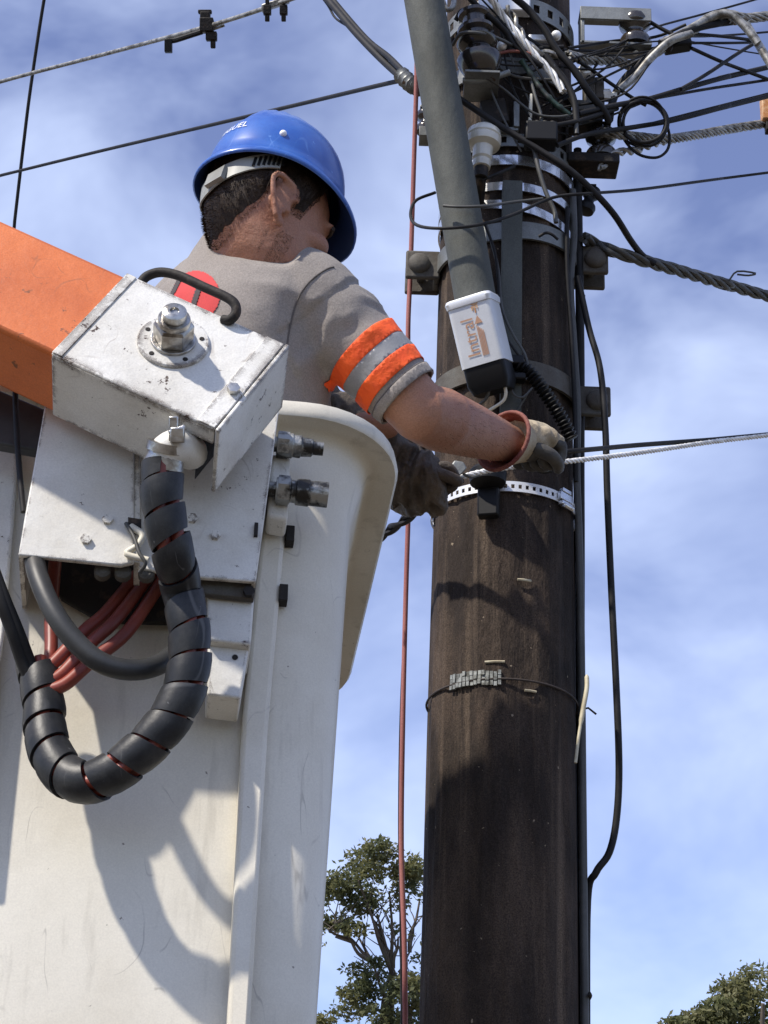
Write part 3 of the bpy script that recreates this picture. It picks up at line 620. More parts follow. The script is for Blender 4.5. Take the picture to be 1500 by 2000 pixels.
spans = [
    ('lower of two wires ending at the stiff pale cable', [(1340, 84, .0), (1420, 84, .1), (1475, 83, .2)], .0032),
    ('upper black wire sagging to the stiff pale cable', [(1350, 66, .0), (1420, 72, .1), (1480, 80, .2)], .0040),
    ('black wire descending right from the connector block', [(1350, 94, .0), (1420, 125, .1), (1540, 170, .3)], .0042),
    ('black wire rising steeply right to the stiff pale cable', [(1330, 174, -.05), (1380, 145, 0), (1440, 105, .1), (1478, 82, .15)], .0042),
    ('black wire leaving the cable coil upward to the right', [(1130, 222, -.16), (1200, 206, -.1), (1265, 194, -.05), (1340, 172, .0), (1420, 150, .1), (1540, 122, .3)], .0062),
    ('thinner black wire just below the wire leaving the coil', [(1290, 190, -.02), (1380, 174, .1), (1460, 162, .2), (1540, 150, .3)], .0036),
    ('long black wire running right across the cable coil', [(1088, 284, -.18), (1150, 262, -.14), (1240, 248, -.05), (1320, 234, .0), (1420, 208, .1), (1540, 178, .3)], .0055),
    ('black wire from the junction box passing the right edge of the pole', [(1086, 245, -.18), (1130, 236, -.16), (1175, 222, -.12), (1205, 212, -.08)], .0055),
    ('black wire going left from the connector to the pole under the upper spool', [(1340, 48, 0), (1280, 72, .02), (1200, 80, -.02), (1110, 94, -.15)], .0034),
    ('black wire from the pole corner to the cable coil', [(1130, 120, -.14), (1160, 140, -.1), (1200, 168, -.08), (1240, 194, -.06), (1262, 206, -.05)], .0040),
    ('black wire slanting from the upper spool bracket to the connector block', [(1258, 36, 0), (1290, 55, .0), (1330, 75, .0)], .0045),
    ('thin wire in the top right corner behind the twisted cable', [(1100, 98, -.15), (1180, 100, -.05), (1260, 96, 0), (1300, 90, 0)], .0034),
]
for lb, ps_, r in spans:
    wire('service_wire', lb, 'wire', [(u, v, d0(v, k)) for u, v, k in ps_], r, M['cable'])
# coil
mb = MB(); cc = P(1256, 238, d0(238, -.06))
for k, (ru, rv, du, dv, r) in enumerate(((0.050, 0.046, 0, 0, .0042), (0.047, 0.048, .004, -.004, .0036), (0.053, 0.043, .003, .002, .0036), (0.05, 0.05, -.001, .003, .003))):
    ps_ = [cc + RT * (ru * math.cos(t) + du) + UP * (rv * math.sin(t) + dv) + FW * (0.012 * math.sin(t + k) + k * 0.004) for t in [2 * math.pi * j / 40 for j in range(41)]]
    mb.tube(ps_, r, 7)
tag(obj('cable_coil', mb, M['cable'], None, 60), 'coil of spare black wire hanging right of the pole', 'cable coil')
wire('service_wire', 'loose wire loop dropping below the twisted aluminium cable', 'wire', [(1222, 246, d0(246, -.05)), (1218, 270, d0(270, -.03)), (1245, 300, d0(300, -.03)), (1280, 308, d0(308, -.02)), (1302, 295, d0(295, -.02)), (1308, 270, d0(270, -.02)), (1302, 240, d0(240, -.03))], .0032, M['cable'])
rw = random.Random(5)
for k in range(12):
    u0, v0 = rw.uniform(1040, 1130), rw.uniform(70, 260); u1, v1 = rw.choice(((1238, 70), (1318, 92), (1180, 262), (1262, 198), (1300, 272), (1205, 120), (1322, 80)))
    um, vm = (u0 + u1) / 2 + rw.uniform(-30, 30), (v0 + v1) / 2 + rw.uniform(-10, 45)
    wire('drop_wire', 'thin black wire among the many running off the right side of the pole top', 'wire', [(u0, v0, d0(v0, -.17)), (um, vm, d0(vm, -.09 + rw.uniform(-.03, .03))), (u1, v1, d0(v1, -.01))] + ([(1540, v1 + rw.uniform(-90, 40), d0(v1, .4))] if k % 3 == 0 else []), rw.uniform(.0016, .0028), M['cable'], 8, 6, 'thin wires at the pole top')
for k in range(10):
    u0, v0 = rw.uniform(890, 1000), rw.uniform(-20, 120); u1, v1 = rw.uniform(1000, 1125), rw.uniform(90, 300)
    wire('pole_wire', 'thin dark wire tangled over the front of the pole top', 'wire', [(u0, v0, d0(v0, -.24 + (u0 - 890) * .0004)), ((u0 + u1) / 2 + rw.uniform(-25, 25), (v0 + v1) / 2 + rw.uniform(-10, 40), d0((v0 + v1) / 2, -.205)), (u1, v1, d0(v1, -.165 + max(0, u1 - 1090) * .0008))], rw.uniform(.0018, .0034), M['cable'] if k % 3 else M['grey_cable'], 8, 6, 'thin wires over the pole front')
# orange-brown clamp at the right edge
sg = thing('cable_clamp', 'rusty brown clamp on the twisted cable at the right edge', 'clamp', P(1500, 245, d0(245, .4)))
q = MB(); q.box(P(1503, 215, d0(215, .38)), PX, PY, AX, 0.020, 0.014, 0.034); obj('clamp_body', q, M['rust_stain'], sg, 30, 0.003)
q = MB(); q.box(P(1505, 250, d0(250, .38)), PX, PY, AX, 0.012, 0.012, 0.012); obj('clamp_bolt', q, M['dark_iron'], sg, 30, 0.002)
# tangle on the pole front
tang = [
    ('thick black cable curving across the slotted top strap', 'cable', [(985, -20, -.26), (1010, 0, -.22), (1035, 22, -.2), (1065, 60, -.19), (1085, 95, -.18), (1120, 135, -.17), (1150, 180, -.15), (1180, 218, -.12), (1190, 240, -.1)], .0078),
    ('black cable running from the top edge down the front of the pole', 'cable', [(912, -10, -.28), (935, 15, -.26), (965, 40, -.24), (990, 66, -.21), (1002, 85, -.2), (1030, 110, -.19), (1060, 130, -.18)], .0065),
    ('black cable bowing down the right front of the pole past the wide band', 'cable', [(1065, 108, -.18), (1085, 135, -.175), (1110, 170, -.17), (1122, 200, -.165), (1126, 240, -.16)], .0075),
    ('grey cable hugging the right front edge of the pole by the green sleeve', 'grey', [(1080, 128, -.18), (1100, 150, -.17), (1118, 185, -.165), (1124, 225, -.16), (1126, 262, -.16)], .0052),
    ('grey wire sagging from the insulator bracket to the pole edge', 'grey', [(950, 152, -.24), (985, 175, -.2), (1020, 205, -.19), (1050, 224, -.185), (1090, 228, -.175), (1125, 222, -.16)], .0028),
    ('thin wire dropping into the junction box beside the pale tube', 'grey', [(1035, 150, -.18), (1046, 190, -.18), (1056, 222, -.175), (1058, 244, -.175)], .0036),
    ('pale tube dropping straight into the junction box', 'cream', [(1038, 185, -.175), (1036, 215, -.175), (1035, 245, -.175)], .0040),
    ('grey wire running down the pole from the junction box to the clamp', 'grey', [(1043, 290, -.175), (1052, 330, -.175), (1066, 375, -.17), (1082, 410, -.165), (1086, 435, -.165)], .0048),
    ('short black wire from the porcelain insulator toward the straps', 'cable', [(940, 352, -.2), (970, 340, -.19), (1005, 325, -.17)], .0036),
    ('black wire arching over the upper bolted clamp', 'cable', [(1052, 462, -.175), (1066, 455, -.18), (1078, 458, -.18), (1090, 468, -.175)], .003),
    ('black wire looping behind the big black insulator stack', 'cable', [(890, 40, -.2), (905, 20, -.22), (935, 35, -.21), (970, 80, -.2), (1010, 100, -.19), (1060, 95, -.18)], .0055),
    ('grey wire wrapped round the waist of the big insulator stack', 'grey', [(884, 88, -.25), (900, 66, -.285), (930, 64, -.292), (965, 72, -.26), (1000, 88, -.2)], .0036),
    ('brown copper wire tail under the big insulator stack', 'copper', [(975, 104, -.21), (1000, 100, -.2), (1030, 104, -.19), (1050, 112, -.18), (1064, 118, -.17)], .0036),
    ('black wire crossing beneath the slotted top strap', 'cable', [(950, -10, -.24), (985, 30, -.2), (1020, 66, -.185), (1060, 92, -.175), (1100, 92, -.165)], .005),
]
mm = {'cable': M['cable'], 'grey': M['grey_cable'], 'cream': M['cream_wire'], 'copper': M['leather_red']}
for lb, k_, ps_, r in tang:
    wire('pole_wire', lb, 'wire', [(u, v, d0(v, k)) for u, v, k in ps_], r, mm[k_])
tag(obj('twisted_cable', twist(PS([(948, -20, d0(-20, -.27)), (985, 35, d0(35, -.21)), (1020, 78, d0(78, -.195)), (1045, 108, d0(108, -.185)), (1075, 140, d0(140, -.175)), (1095, 170, d0(170, -.17)), (1102, 182, d0(182, -.17))], 6), 0.0036, 4, 0.12, rad=0.0052), M['bright_wire'], None, 60),
    'shiny twisted bare conductor slanting down the front of the pole top', 'cable')
tag(obj('twisted_cable', twist(PS([(990, 15, d0(15, -.2)), (1005, 40, d0(40, -.195)), (1022, 75, d0(75, -.19)), (1040, 95, d0(95, -.185)), (1062, 104, d0(104, -.18)), (1100, 112, d0(112, -.16))], 6), 0.005, 2, 0.08, rad=0.0055), M['alu'], None, 60),
    'dull twisted conductor crossing behind the shiny one on the pole top', 'cable')
gs = PS([(1018, 118, d0(118, -.2)), (1040, 150, d0(150, -.185)), (1060, 178, d0(178, -.18)), (1085, 203, d0(203, -.175)), (1112, 224, d0(224, -.165))], 6)
tag(obj('cable_sleeve', MB().tube(gs, [0.0055 + 0.0022 * (i % 5 == 0) for i in range(len(gs))], 8), M['green_sleeve'], None, 60), 'dark green insulating sleeve slanting across the pole below the wide band', 'cable sleeve')
wire('pole_wire', 'pale sling of wire caught behind the top of the grey pipe arm', 'wire', [(862, -5, d0(0, -.2)), (872, 18, d0(18, -.2)), (884, 14, d0(14, -.2)), (888, -8, d0(-8, -.2))], .006, M['alu'])
for (u, v, k, l_) in ((1002, 72, -.19, 'bright bolt end shining among the cables under the top strap'), (980, 90, -.2, 'bright dome bolt beside the big black insulator stack'), (1086, 70, -.165, 'pale round bolt head on the pole below the slotted top strap')):
    q = MB(); bolt(q, P(u, v, d0(v, k)), -FW, 0.011, 0.012); tag(obj('bolt', q, M['bright_wire'], None, 60), l_, 'bolt', 'bolts in the pole top')
pb = MB(); pb.box(P(1052, 76, d0(76, -.165)), PX, PY, AX, 0.022, 0.006, 0.008); pb.box(P(985, 6, d0(6, -.175)), PX, PY, AX, 0.055, 0.012, 0.028)
tag(obj('steel_bracket', pb, M['white_strap'], None, 30, 0.003), 'pale steel bracket half hidden in the tangle under the top strap', 'bracket')

# cables on the right flank
def flank(lst): return spline([pp(v, a, o) for v, a, o in lst], 6)
tag(obj('riser_cable', MB().tube(flank([(330, 62, .012), (430, 60, .016), (520, 58, .010), (640, 60, .014), (760, 64, .016), (880, 68, .010), (1000, 74, .010), (1150, 80, .010), (1320, 84, .010), (1500, 85, .010), (1750, 84, .010), (2100, 84, .010)]), 0.0075, 10), M['grey_cable'], None, 60), 'grey cable strapped down the right side of the pole front', 'cable')
tag(obj('riser_cable', MB().tube(flank([(230, 76, .014), (430, 78, .014), (640, 84, .014), (850, 88, .012), (1000, 92, .012), (1300, 98, .012), (1600, 98, .012), (2100, 98, .012)]), 0.009, 10), M['cable'], None, 60), 'black cable strapped down the right edge of the pole', 'cable')
tag(obj('riser_cable', MB().tube(flank([(500, 90, .02), (760, 97, .012), (1000, 104, .012), (1300, 108, .012), (2100, 108, .012)]), 0.007, 10), M['cable'], None, 60), 'slim black cable tucked behind the black riser on the pole edge', 'cable')
tag(obj('riser_cable', MB().tube(flank([(380, 50, .016), (500, 49, .016), (650, 53, .02), (800, 60, .016), (900, 66, .01)]), 0.0048, 8), M['cable'], None, 60), 'thin black cable beside the grey riser above the conduit', 'cable')
wire('loop_cable', 'black cable bowing away from the right side of the pole and back', 'cable', [(1128, 540, d0(540, -.06)), (1150, 640, d0(640, -.04)), (1172, 720, d0(720, -.05)), (1182, 830, d0(830, -.06)), (1186, 960, d0(960, -.05)), (1194, 1150, d0(1150, -.03)), (1204, 1350, d0(1350, -.02)), (1209, 1500, d0(1500, -.01)), (1204, 1600, d0(1600, 0)), (1190, 1665, d0(1665, 0)), (1164, 1704, d0(1704, 0.0)), (1148, 1760, d0(1760, .02)), (1146, 2050, d0(2050, .02))], 0.0066, M['cable'])
mb = MB().tube(PS([(1146, 1318, d0(1318, -.07)), (1146, 1345, d0(1345, -.075)), (1138, 1390, d0(1390, -.08)), (1130, 1440, d0(1440, -.085)), (1124, 1490, d0(1490, -.09))], 6), [0.002] + [0.0045] * 14 + [0.003] * 10, 7)
tag(obj('hanging_strip', mb, M['shell_pale'], None, 60), 'pale dry strip hanging from the tie wire at the pole edge', 'strip')
for v in (1912,):
    q = MB().tube([pp(v, 76 + 4 * k, 0.02) for k in range(10)], 0.0035, 6)
    tag(obj('cable_tie', q, M['cable'], None), 'black tie holding the riser cables near the bottom of the picture', 'cable tie')

# new line held by the worker
tag(obj('bare_wire', twist(PS([(880, 940, d0(940, -.24)), (930, 924, d0(922, -.235)), (1010, 911, d0(908, -.23)), (1120, 900, d0(894, -.2)), (1250, 884, d0(880, -.05)), (1400, 862, d0(862, .15)), (1540, 846, d0(848, .35))], 6), 0.0026, 3, 0.03, rad=0.003), M['bright_wire'], None, 60), 'bright twisted wire passing over the hook and off to the right', 'wire')
wire('service_cable', 'black cable running right from the gloved right hand', 'cable', [(1040, 880, d0(880, -.22)), (1070, 884, d0(885, -.20)), (1140, 879, d0(882, -.16)), (1250, 869, d0(872, 0)), (1400, 858, d0(858, .2)), (1540, 845, d0(845, .4))], 0.0052, M['cable'])
tag(obj('service_cable', twist(PS([(700, 1080, d0(1080, .1)), (760, 1036, d0(1036, -.05)), (820, 995, d0(995, -.17)), (870, 958, d0(958, -.23)), (905, 935, d0(935, -.23))], 6), 0.0055, 2, 0.12, rad=0.005), M['cable'], None, 60), 'black twin cable running from behind the bucket up to the left hand', 'cable')
wire('bare_wire', 'bare silver wire lying along the black twin cable', 'wire', [(790, 1003, d0(1003, -.15)), (840, 966, d0(966, -.22)), (885, 938, d0(938, -.25)), (930, 922, d0(922, -.22))], 0.0035, M['alu'])
wc = thing('wedge_clamp', 'small grey wedge clamp hanging between the two gloved hands', 'clamp', P(895, 915, d0(915, -.27)))
q = MB(); q.prism([P(878, 912, d0(912, -.28)), P(888, 899, d0(899, -.28)), P(905, 902, d0(902, -.28)), P(912, 914, d0(914, -.28)), P(900, 928, d0(928, -.28)), P(884, 926, d0(926, -.28))], FW * 0.018); obj('wedge', q, M['galv'], wc, 30, 0.002)
q = MB().tube(PS([(905, 926, d0(926, -.27)), (920, 932, d0(932, -.26)), (935, 928, d0(928, -.25))]), 0.0025, 6); obj('bail', q, M['grey_cable'], wc)
wire('sagging_cable', 'short dark cable sagging across the pole just above the white strap', 'cable', [(1030, 905, d0(905, -.165)), (1062, 921, d0(921, -.165)), (1098, 912, d0(912, -.155))], 0.0045, M['cable'])

# red rope and background lines
wire('rope', 'faded red rope hanging straight down between the worker and the pole', 'rope', [(812, -40, 3.95), (814, 120, 3.93), (808, 330, 3.9), (802, 520, 3.86), (797, 650, 3.82), (800, 800, 3.8), (799, 950, 3.75), (793, 1150, 3.7), (787, 1400, 3.62), (784, 1650, 3.55), (790, 1850, 3.48), (792, 2060, 3.42)], 0.0050, M['rope'], 8)
wire('rope', 'thin dark cord running alongside the lower part of the red rope', 'rope', [(793, 1160, 3.71), (783, 1400, 3.63), (780, 1600, 3.57), (782, 1750, 3.53), (786, 2060, 3.43)], 0.0028, M['cable'], 8)
wire('overhead_line', 'bare overhead line with two connectors crossing the top left sky', 'power line', [(-260, 236, 7.6), (0, 160, 7.0), (200, 107, 6.5), (390, 56, 6.0), (520, 15, 5.7), (700, -50, 5.3), (1000, -170, 4.7)], 0.0075, M['alu'], 8)
wire('overhead_line', 'black overhead line passing behind the blue helmet to the dead end', 'power line', [(-260, 408, 7.6), (0, 343, 6.8), (200, 294, 6.1), (400, 247, 5.4), (600, 200, 4.8), (770, 160, 4.25), (830, 150, 4.05)], 0.0058, M['cable'], 8)
wire('overhead_line', 'thin black line dropping steeply through the upper left sky', 'power line', [(110, -120, 7.2), (86, 0, 7.2), (60, 170, 7.2), (45, 290, 7.2), (30, 420, 7.2), (18, 520, 7.2), (-60, 1100, 7.2), (-150, 1800, 7.2)], 0.0066, M['cable'], 6)
tap = thing('tap_connector', 'dark tap connector with a capped stub hanging on the bare overhead line', 'connector', P(404, 52, 5.98))
c = P(404, 50, 5.95)
q = MB(); q.box(c, RT, FW, UP, 0.022, 0.02, 0.022); q.box(c + UP * 0.03 - RT * 0.005, RT, FW, UP, 0.016, 0.016, 0.012); q.box(c - UP * 0.035 + RT * 0.015, RT, FW, UP, 0.018, 0.014, 0.014); q.box(c - UP * 0.055 + RT * 0.02, RT, FW, UP, 0.008, 0.008, 0.018); q.box(c + UP * 0.044 - RT * 0.006, RT, FW, UP, 0.022, 0.01, 0.006)
obj('connector_body', q, M['dark_iron'], tap, 30, 0.003)
q = MB().tube([P(438, 48, 5.95), P(410, 58, 5.95), P(390, 62, 5.95)], 0.007, 8); obj('wire_stub', q, M['alu'], tap)
q = MB().tube(PS([(395, 62, 5.95), (370, 70, 5.95), (345, 78, 5.95), (334, 80, 5.95)]), 0.0085, 8); obj('insulated_stub', q, M['cable'], tap)
q = MB(); q.box(P(329, 90, 5.95), RT, FW, UP, 0.012, 0.012, 0.021); obj('end_cap', q, M['black_plastic'], tap, 30, 0.002)
tp2 = thing('tap_connector', 'double bolted connector on the bare overhead line at the top edge', 'connector', P(535, 10, 5.65))
q = MB(); q.box(P(538, 8, 5.65), (RT + UP * .33).normalized(), FW, UP, 0.045, 0.014, 0.010); obj('connector_plate', q, M['alu'], tp2, 30, 0.003)
for u in (522, 554):
    q = MB(); c = P(u, 20, 5.63); q.box(c, RT, FW, UP, 0.012, 0.012, 0.014); q.box(c - UP * 0.022, RT, FW, UP, 0.007, 0.007, 0.012); q.box(c + UP * 0.028, RT, FW, UP, 0.006, 0.006, 0.012); obj('connector_bolt', q, M['dark_iron'], tp2, 30, 0.002)
for lb, ps_, r in (('thicker of the two black aerial cables coming down to the dead end clamp', [(560, -90, 5.0), (640, 0, 4.65), (700, 70, 4.4), (760, 130, 4.2), (800, 160, 4.05), (850, 182, 4.0)], .0088), ('second thick black aerial cable just right of the first', [(575, -95, 5.0), (652, 2, 4.64), (716, 76, 4.38), (760, 112, 4.2), (800, 150, 4.03), (850, 178, 3.98)], .0072), ('thin black wire bowing beside the thick aerial cables', [(610, -30, 4.8), (640, 10, 4.66), (655, 35, 4.58), (680, 52, 4.5), (705, 70, 4.4)], .003)):
    wire('aerial_cable', lb, 'cable', ps_, r, M['cable'])
q = MB(); pt_ = PS([(785, 148, 4.04), (805, 166, 4.0), (822, 172, 3.98)], 8)
q.tube(pt_, [0.014 + 0.006 * (i % 3 == 0) for i in range(len(pt_))], 10)
tag(obj('dead_end_clamp', q, M['galv'], None, 50), 'ribbed grey dead end clamp gripping the thick aerial cables', 'clamp')

# ------------------------------------------------------------------ bucket
P1, P2 = P(773, 940, 2.80), P(690, 1290, 3.27)
bY = (P2 - P1).normalized(); bX = bY.cross(Vector((0, 0, 1))).normalized()
LEAN = 0.0
bZ = bX.cross(bY).normalized()
BD = 0.22 + (P2 - P1).length; BW = 0.66
BO = P1 - bX * 0.068 - bY * 0.085 + bZ * 0.02          # near right wall corner at rim height
def B(x, y, z): return BO + bX * x + bY * y + bZ * z
def bring(z, off, r, n=10):
    x0, x1, y0, y1 = -BW - off, off, -off, BD + off; out = []
    r = max(0.03, r)
    for (cx_, cy_, a0_) in ((x1 - r, y1 - r, 0), (x0 + r, y1 - r, 90), (x0 + r, y0 + r, 180), (x1 - r, y0 + r, 270)):
        for k in range(n + 1):
            a = math.radians(a0_ + 90 * k / n); out.append(B(cx_ + r * math.cos(a), cy_ + r * math.sin(a), z))
    return out
bk = thing('aerial_bucket', 'white fibreglass lift bucket with a wide flared rim holding the worker', 'lift bucket', B(-BW / 2, BD / 2, -1.15))
RC = 0.085
lv = [(0.004, -0.012, RC - .012), (0.006, 0.05, RC + .05), (0.002, 0.066, RC + .066), (-0.018, 0.070, RC + .07), (-0.024, 0.066, RC + .066), (-0.022, 0.058, RC + .058), (-0.020, 0.034, RC + .034), (-0.026, 0.024, RC + .024), (-0.040, 0.018, RC + .018), (-0.060, 0.015, RC + .015), (-0.085, 0.008, RC + .008), (-0.115, 0.0, RC)]
lv += [(-0.115 - 1.0 * k / 12, -0.038 * k / 12, RC - 0.02 * k / 12) for k in range(1, 13)]
outer = [bring(*l) for l in lv]
inner = [bring(-1.10, -0.05, RC - .03), bring(-0.6, -0.03, RC - .03), bring(-0.05, -0.014, RC - .014), bring(-0.004, -0.0125, RC - .0125)]
mb = MB().rings(outer, caps=False); n = len(outer[0])
mb.rings(inner, caps=False); mb.rings([inner[-1], outer[0]], caps=False)
mb.add(outer[-1], [tuple(range(n))]); mb.add(inner[0], [tuple(range(n))])
me = mb.mesh('bucket_shell', None)
bm = bmesh.new(); bm.from_mesh(me); bmesh.ops.remove_doubles(bm, verts=bm.verts, dist=1e-5); bmesh.ops.recalc_face_normals(bm, faces=bm.faces); bm.to_mesh(me); bm.free()
for p in me.polygons: p.use_smooth = True
me.set_sharp_from_angle(angle=math.radians(50))
o = link('shell', me, M['fibreglass']); attach(o, bk)
FN = -bY                                   # front wall normal, toward the camera
FP = B(0, 0, 0)
def fplane(u, v, off): return on_plane(u, v, FP + FN * off, FN)
def plate(name, pix, off, thick, m_, parent, bevel=0.002):
    poly = [fplane(u, v, off) for u, v in pix]
    return obj(name, MB().prism(poly, -FN * thick), m_, parent, 30, bevel)
# mounting rail on the front wall (white strip with bolts) and moulded ribs
rail = plate('mounting_rail', [(534, 850), (572, 862), (545, 1180), (524, 1420), (484, 2080), (440, 2080), (474, 1400), (500, 1135)], 0.014, 0.03, M['fibreglass'], bk, 0.006)
for (u, v) in ((566, 1048), (553, 1163)):
    q = MB(); c = fplane(u, v, 0.008); q.box(c, bX, bY, bZ, 0.006, 0.010, 0.013); obj('rail_bolt', q, M['dark_iron'], rail, 30, 0.001)
q = MB(); c = fplane(500, 1035, 0.131); q.box(c, bX, bY, bZ, 0.0025, 0.003, 0.010); obj('slot', q, M['dark_iron'], rail, 30)
def rib(pix, off, wid):
    pts = [fplane(u, v, off) for u, v in pix]; q = MB().tube(spline(pts, 8), wid, 16, sx=0.2); return obj('moulded_rib', q, M['fibreglass'], bk, 80)

# ------------------------------------------------------------------ bracket on the bucket
br = thing('bucket_bracket', 'white steel bracket box fixed to the bucket front under the boom head', 'bracket', fplane(280, 1000, 0.06))
BOFF = 0.14
plate('left_plate', [(88, 790), (262, 880), (262, 1098), (236, 1104), (36, 1083), (48, 1010)], BOFF, 0.008, M['white_paint'], br, 0.002)
plate('right_plate', [(268, 840), (545, 800), (500, 1136), (396, 1128), (268, 1110)], BOFF - 0.012, 0.008, M['white_paint'], br, 0.002)
q = MB(); a_, b_ = fplane(262, 880, BOFF - 0.004), fplane(262, 1098, BOFF - 0.004); q.prism([a_, a_ + bX * 0.008, b_ + bX * 0.008, b_], -FN * 0.06); obj('fold', q, M['white_paint'], br, 30, 0.001)
# sides
q = MB(); a_, b_ = fplane(88, 790, BOFF - 0.002), fplane(36, 1083, BOFF - 0.002); q.prism([a_, b_, b_ - FN * 0.14, a_ - FN * 0.14], bX * 0.006); obj('side_plate', q, M['white_paint'], br, 30)
q = MB(); a_, b_ = fplane(545, 800, BOFF - 0.014), fplane(500, 1136, BOFF - 0.014); q.prism([a_, b_, b_ - FN * 0.13, a_ - FN * 0.13], -bX * 0.006); obj('side_plate', q, M['white_paint'], br, 30)
# dark interior back plate
for (u, v, off) in ((168, 1055, BOFF), (210, 1016, BOFF), (375, 1014, BOFF - .012), (420, 1047, BOFF - .012)):
    q = MB(); c = fplane(u, v, off); hexnut(q, c, FN, 0.0075, 0.005); obj('bolt', q, M['white_paint'], br)
for k, u in enumerate((200, 240, 286)):
    q = MB(); c = fplane(u, 1122 + k * 2, BOFF - 0.03); q.lathe(c, FN, [(0, 0.011), (0.012, 0.011), (0.015, 0.007)], 14); obj('hose_port', q, M['cast_steel'], br)
# hinge bar and the two stacked boxes lower right
q = plate('hinge_bar', [(392, 1130), (500, 1140), (496, 1170), (392, 1158)], BOFF - 0.03, 0.012, M['cast_steel'], br, 0.002)
q = MB(); c = fplane(486, 1158, BOFF - 0.028); hexnut(q, c, FN, 0.008, 0.007); obj('bolt', q, M['dark_iron'], br)
plate('upper_box', [(405, 1152), (497, 1164), (490, 1260), (405, 1250)], BOFF - 0.045, 0.085, M['white_paint'], br, 0.003)
plate('lower_box', [(405, 1256), (487, 1262), (470, 1364), (405, 1356)], BOFF - 0.06, 0.07, M['white_paint'], br, 0.003)
q = MB(); q.lathe(fplane(459, 1284, BOFF - 0.0595), FN, [(0, 0.004), (0.001, 0.004)], 10); obj('drain_hole', q, M['dark_iron'], br)
plate('recess_shade', [(70, 1080), (392, 1112), (392, 1218), (330, 1216), (196, 1212), (120, 1168)], 0.016, 0.01, M['dark_iron'], br, 0.002)  # flat dark sheet standing in for the shade in the hollow under the bracket
# couplings
for (v, L_, sz) in ((866, 0.078, 1.0), (955, 0.083, 1.1)):
    c = fplane(524, v, 0.085); ax = (bX - bZ * 0.03).normalized(); q = MB()
    if v < 900: pr = [(0, .011), (.012, .011), (.0125, .017), (.034, .018), (.036, .016), (.046, .0165), (.047, .014), (.062, .013), (.064, .010), (L_, .0095)]
    else: pr = [(0, .010), (.010, .010), (.0105, .016), (.03, .017), (.032, .0145), (.038, .0145), (.039, .017), (.056, .0175), (.058, .016), (L_, .0165)]
    cpl = obj('hydraulic_coupling', MB().lathe(c, ax, [(h, r * sz) for h, r in pr], 18), M['fitting'], br, 40)
    hexnut(q, c + ax * 0.013, ax, 0.0195 * sz, 0.016); obj('coupling_nut', q, M['fitting'], cpl, 25)
q = MB(); q.prism([fplane(u, v, 0.07) for u, v in ((528, 885), (568, 888), (562, 1015), (522, 1008))], -FN * 0.05); obj('coupling_block', q, M['white_paint'], br, 30, 0.006)

# ------------------------------------------------------------------ boom and its head
def cw(x, y, z): return (RT * x + UP * y + FW * z).normalized()
bU = cw(.885, -.414, -.2125); bV = cw(-.449, -.642, -.621); bV = (bV - bU * bV.dot(bU)).normalized(); bW = bU.cross(bV)
if bW.dot(cw(-.1206, -.645, .754)) < 0: bW = -bW
BC = P(332.5, 682, 2.42); LA, LB, LC = 0.1242, 0.0920, 0.118
bm_ = thing('lift_boom', 'orange lift boom ending in a scuffed white head with a big pivot nut', 'lift boom', BC - bU * 1.5)
def H(u, v, w_): return BC + bU * u + bV * v + bW * w_
q = MB().box(H(-LA - 1.6, 0.0, 0.003 + LC * 0.48), bU, bV, bW, 1.62, LB - 0.003, LC * 0.48); obj('boom_tube', q, M['orange_paint'], bm_, 30, 0.007)
head = MB(); T = 0.005
def hbox(u0, u1, v0, v1, w0, w1): head.box(H((u0 + u1) / 2, (v0 + v1) / 2, (w0 + w1) / 2), bU, bV, bW, (u1 - u0) / 2, (v1 - v0) / 2, (w1 - w0) / 2)
hbox(-LA, LA - .003, -LB, LB, 0, T); hb_ = obj('head_plate', head, M['housing_paint'], bm_, 30, 0.004); head = MB()
hbox(-LA, LA - 0.055, LB - T, LB - .0003, T, LC); obj('lower_plate', head, M['housing_paint'], bm_, 30, 0.003); head = MB()
hbox(LA - 0.055, LA - .004, LB - T, LB - .0003, T, 0.03); obj('lower_lip', head, M['housing_paint'], bm_, 30, 0.003); head = MB()
hbox(-LA, LA - .004, -LB + .0003, -LB + T, T, LC); obj('upper_plate', head, M['housing_paint'], bm_, 30, 0.003); head = MB()
hbox(LA - .002, LA + .004, -LB - .001, LB + .001, -0.002, LC); obj('end_plate', head, M['housing_paint'], bm_, 30, 0.002); head = MB()
hbox(LA - 0.03, LA - 0.0295, -LB + .006, LB - .006, T, LC); obj('inner_web', head, M['dark_iron'], bm_, 30); head = MB()
# raised edge strips on the head plate
hbox(LA - 0.030, LA - .0035, -LB + .001, LB - .001, -0.0022, -0.0002); obj('edge_strip', head, M['housing_paint'], bm_, 30, 0.001); head = MB()
hbox(-LA + .001, -LA + 0.016, -LB + .001, LB - .001, -0.002, -0.0002); obj('edge_strip', head, M['housing_paint'], bm_, 30, 0.001)
nC = H(-0.003, -0.012, 0)
q = MB().lathe(nC, -bW, [(0, 0.0475), (0.0035, 0.0475), (0.005, 0.046), (0.0051, 0.02)], 40); fl = obj('pivot_flange', q, M['housing_paint'], bm_, 30)
for k in range(5):
    a = 2 * math.pi * k / 5 + 0.6; c = nC - bW * 0.005 + bU * (0.038 * math.cos(a)) + bV * (0.038 * math.sin(a)); q = MB().lathe(c, -bW, [(0, 0.0036), (0.0008, 0.0034)], 10)
    obj('flange_screw', q, M['dark_iron'], fl)
q = MB(); q.lathe(nC - bW * 0.005, -bW, [(0, 0.030), (0.004, 0.030), (0.0041, 0.02)], 30); q.lathe(nC - bW * 0.009, -bW, [(0, 0.027), (0.024, 0.027), (0.0285, 0.0235)], 6); nut = obj('pivot_nut', q, M['chrome'], bm_, 25, 0.0012)
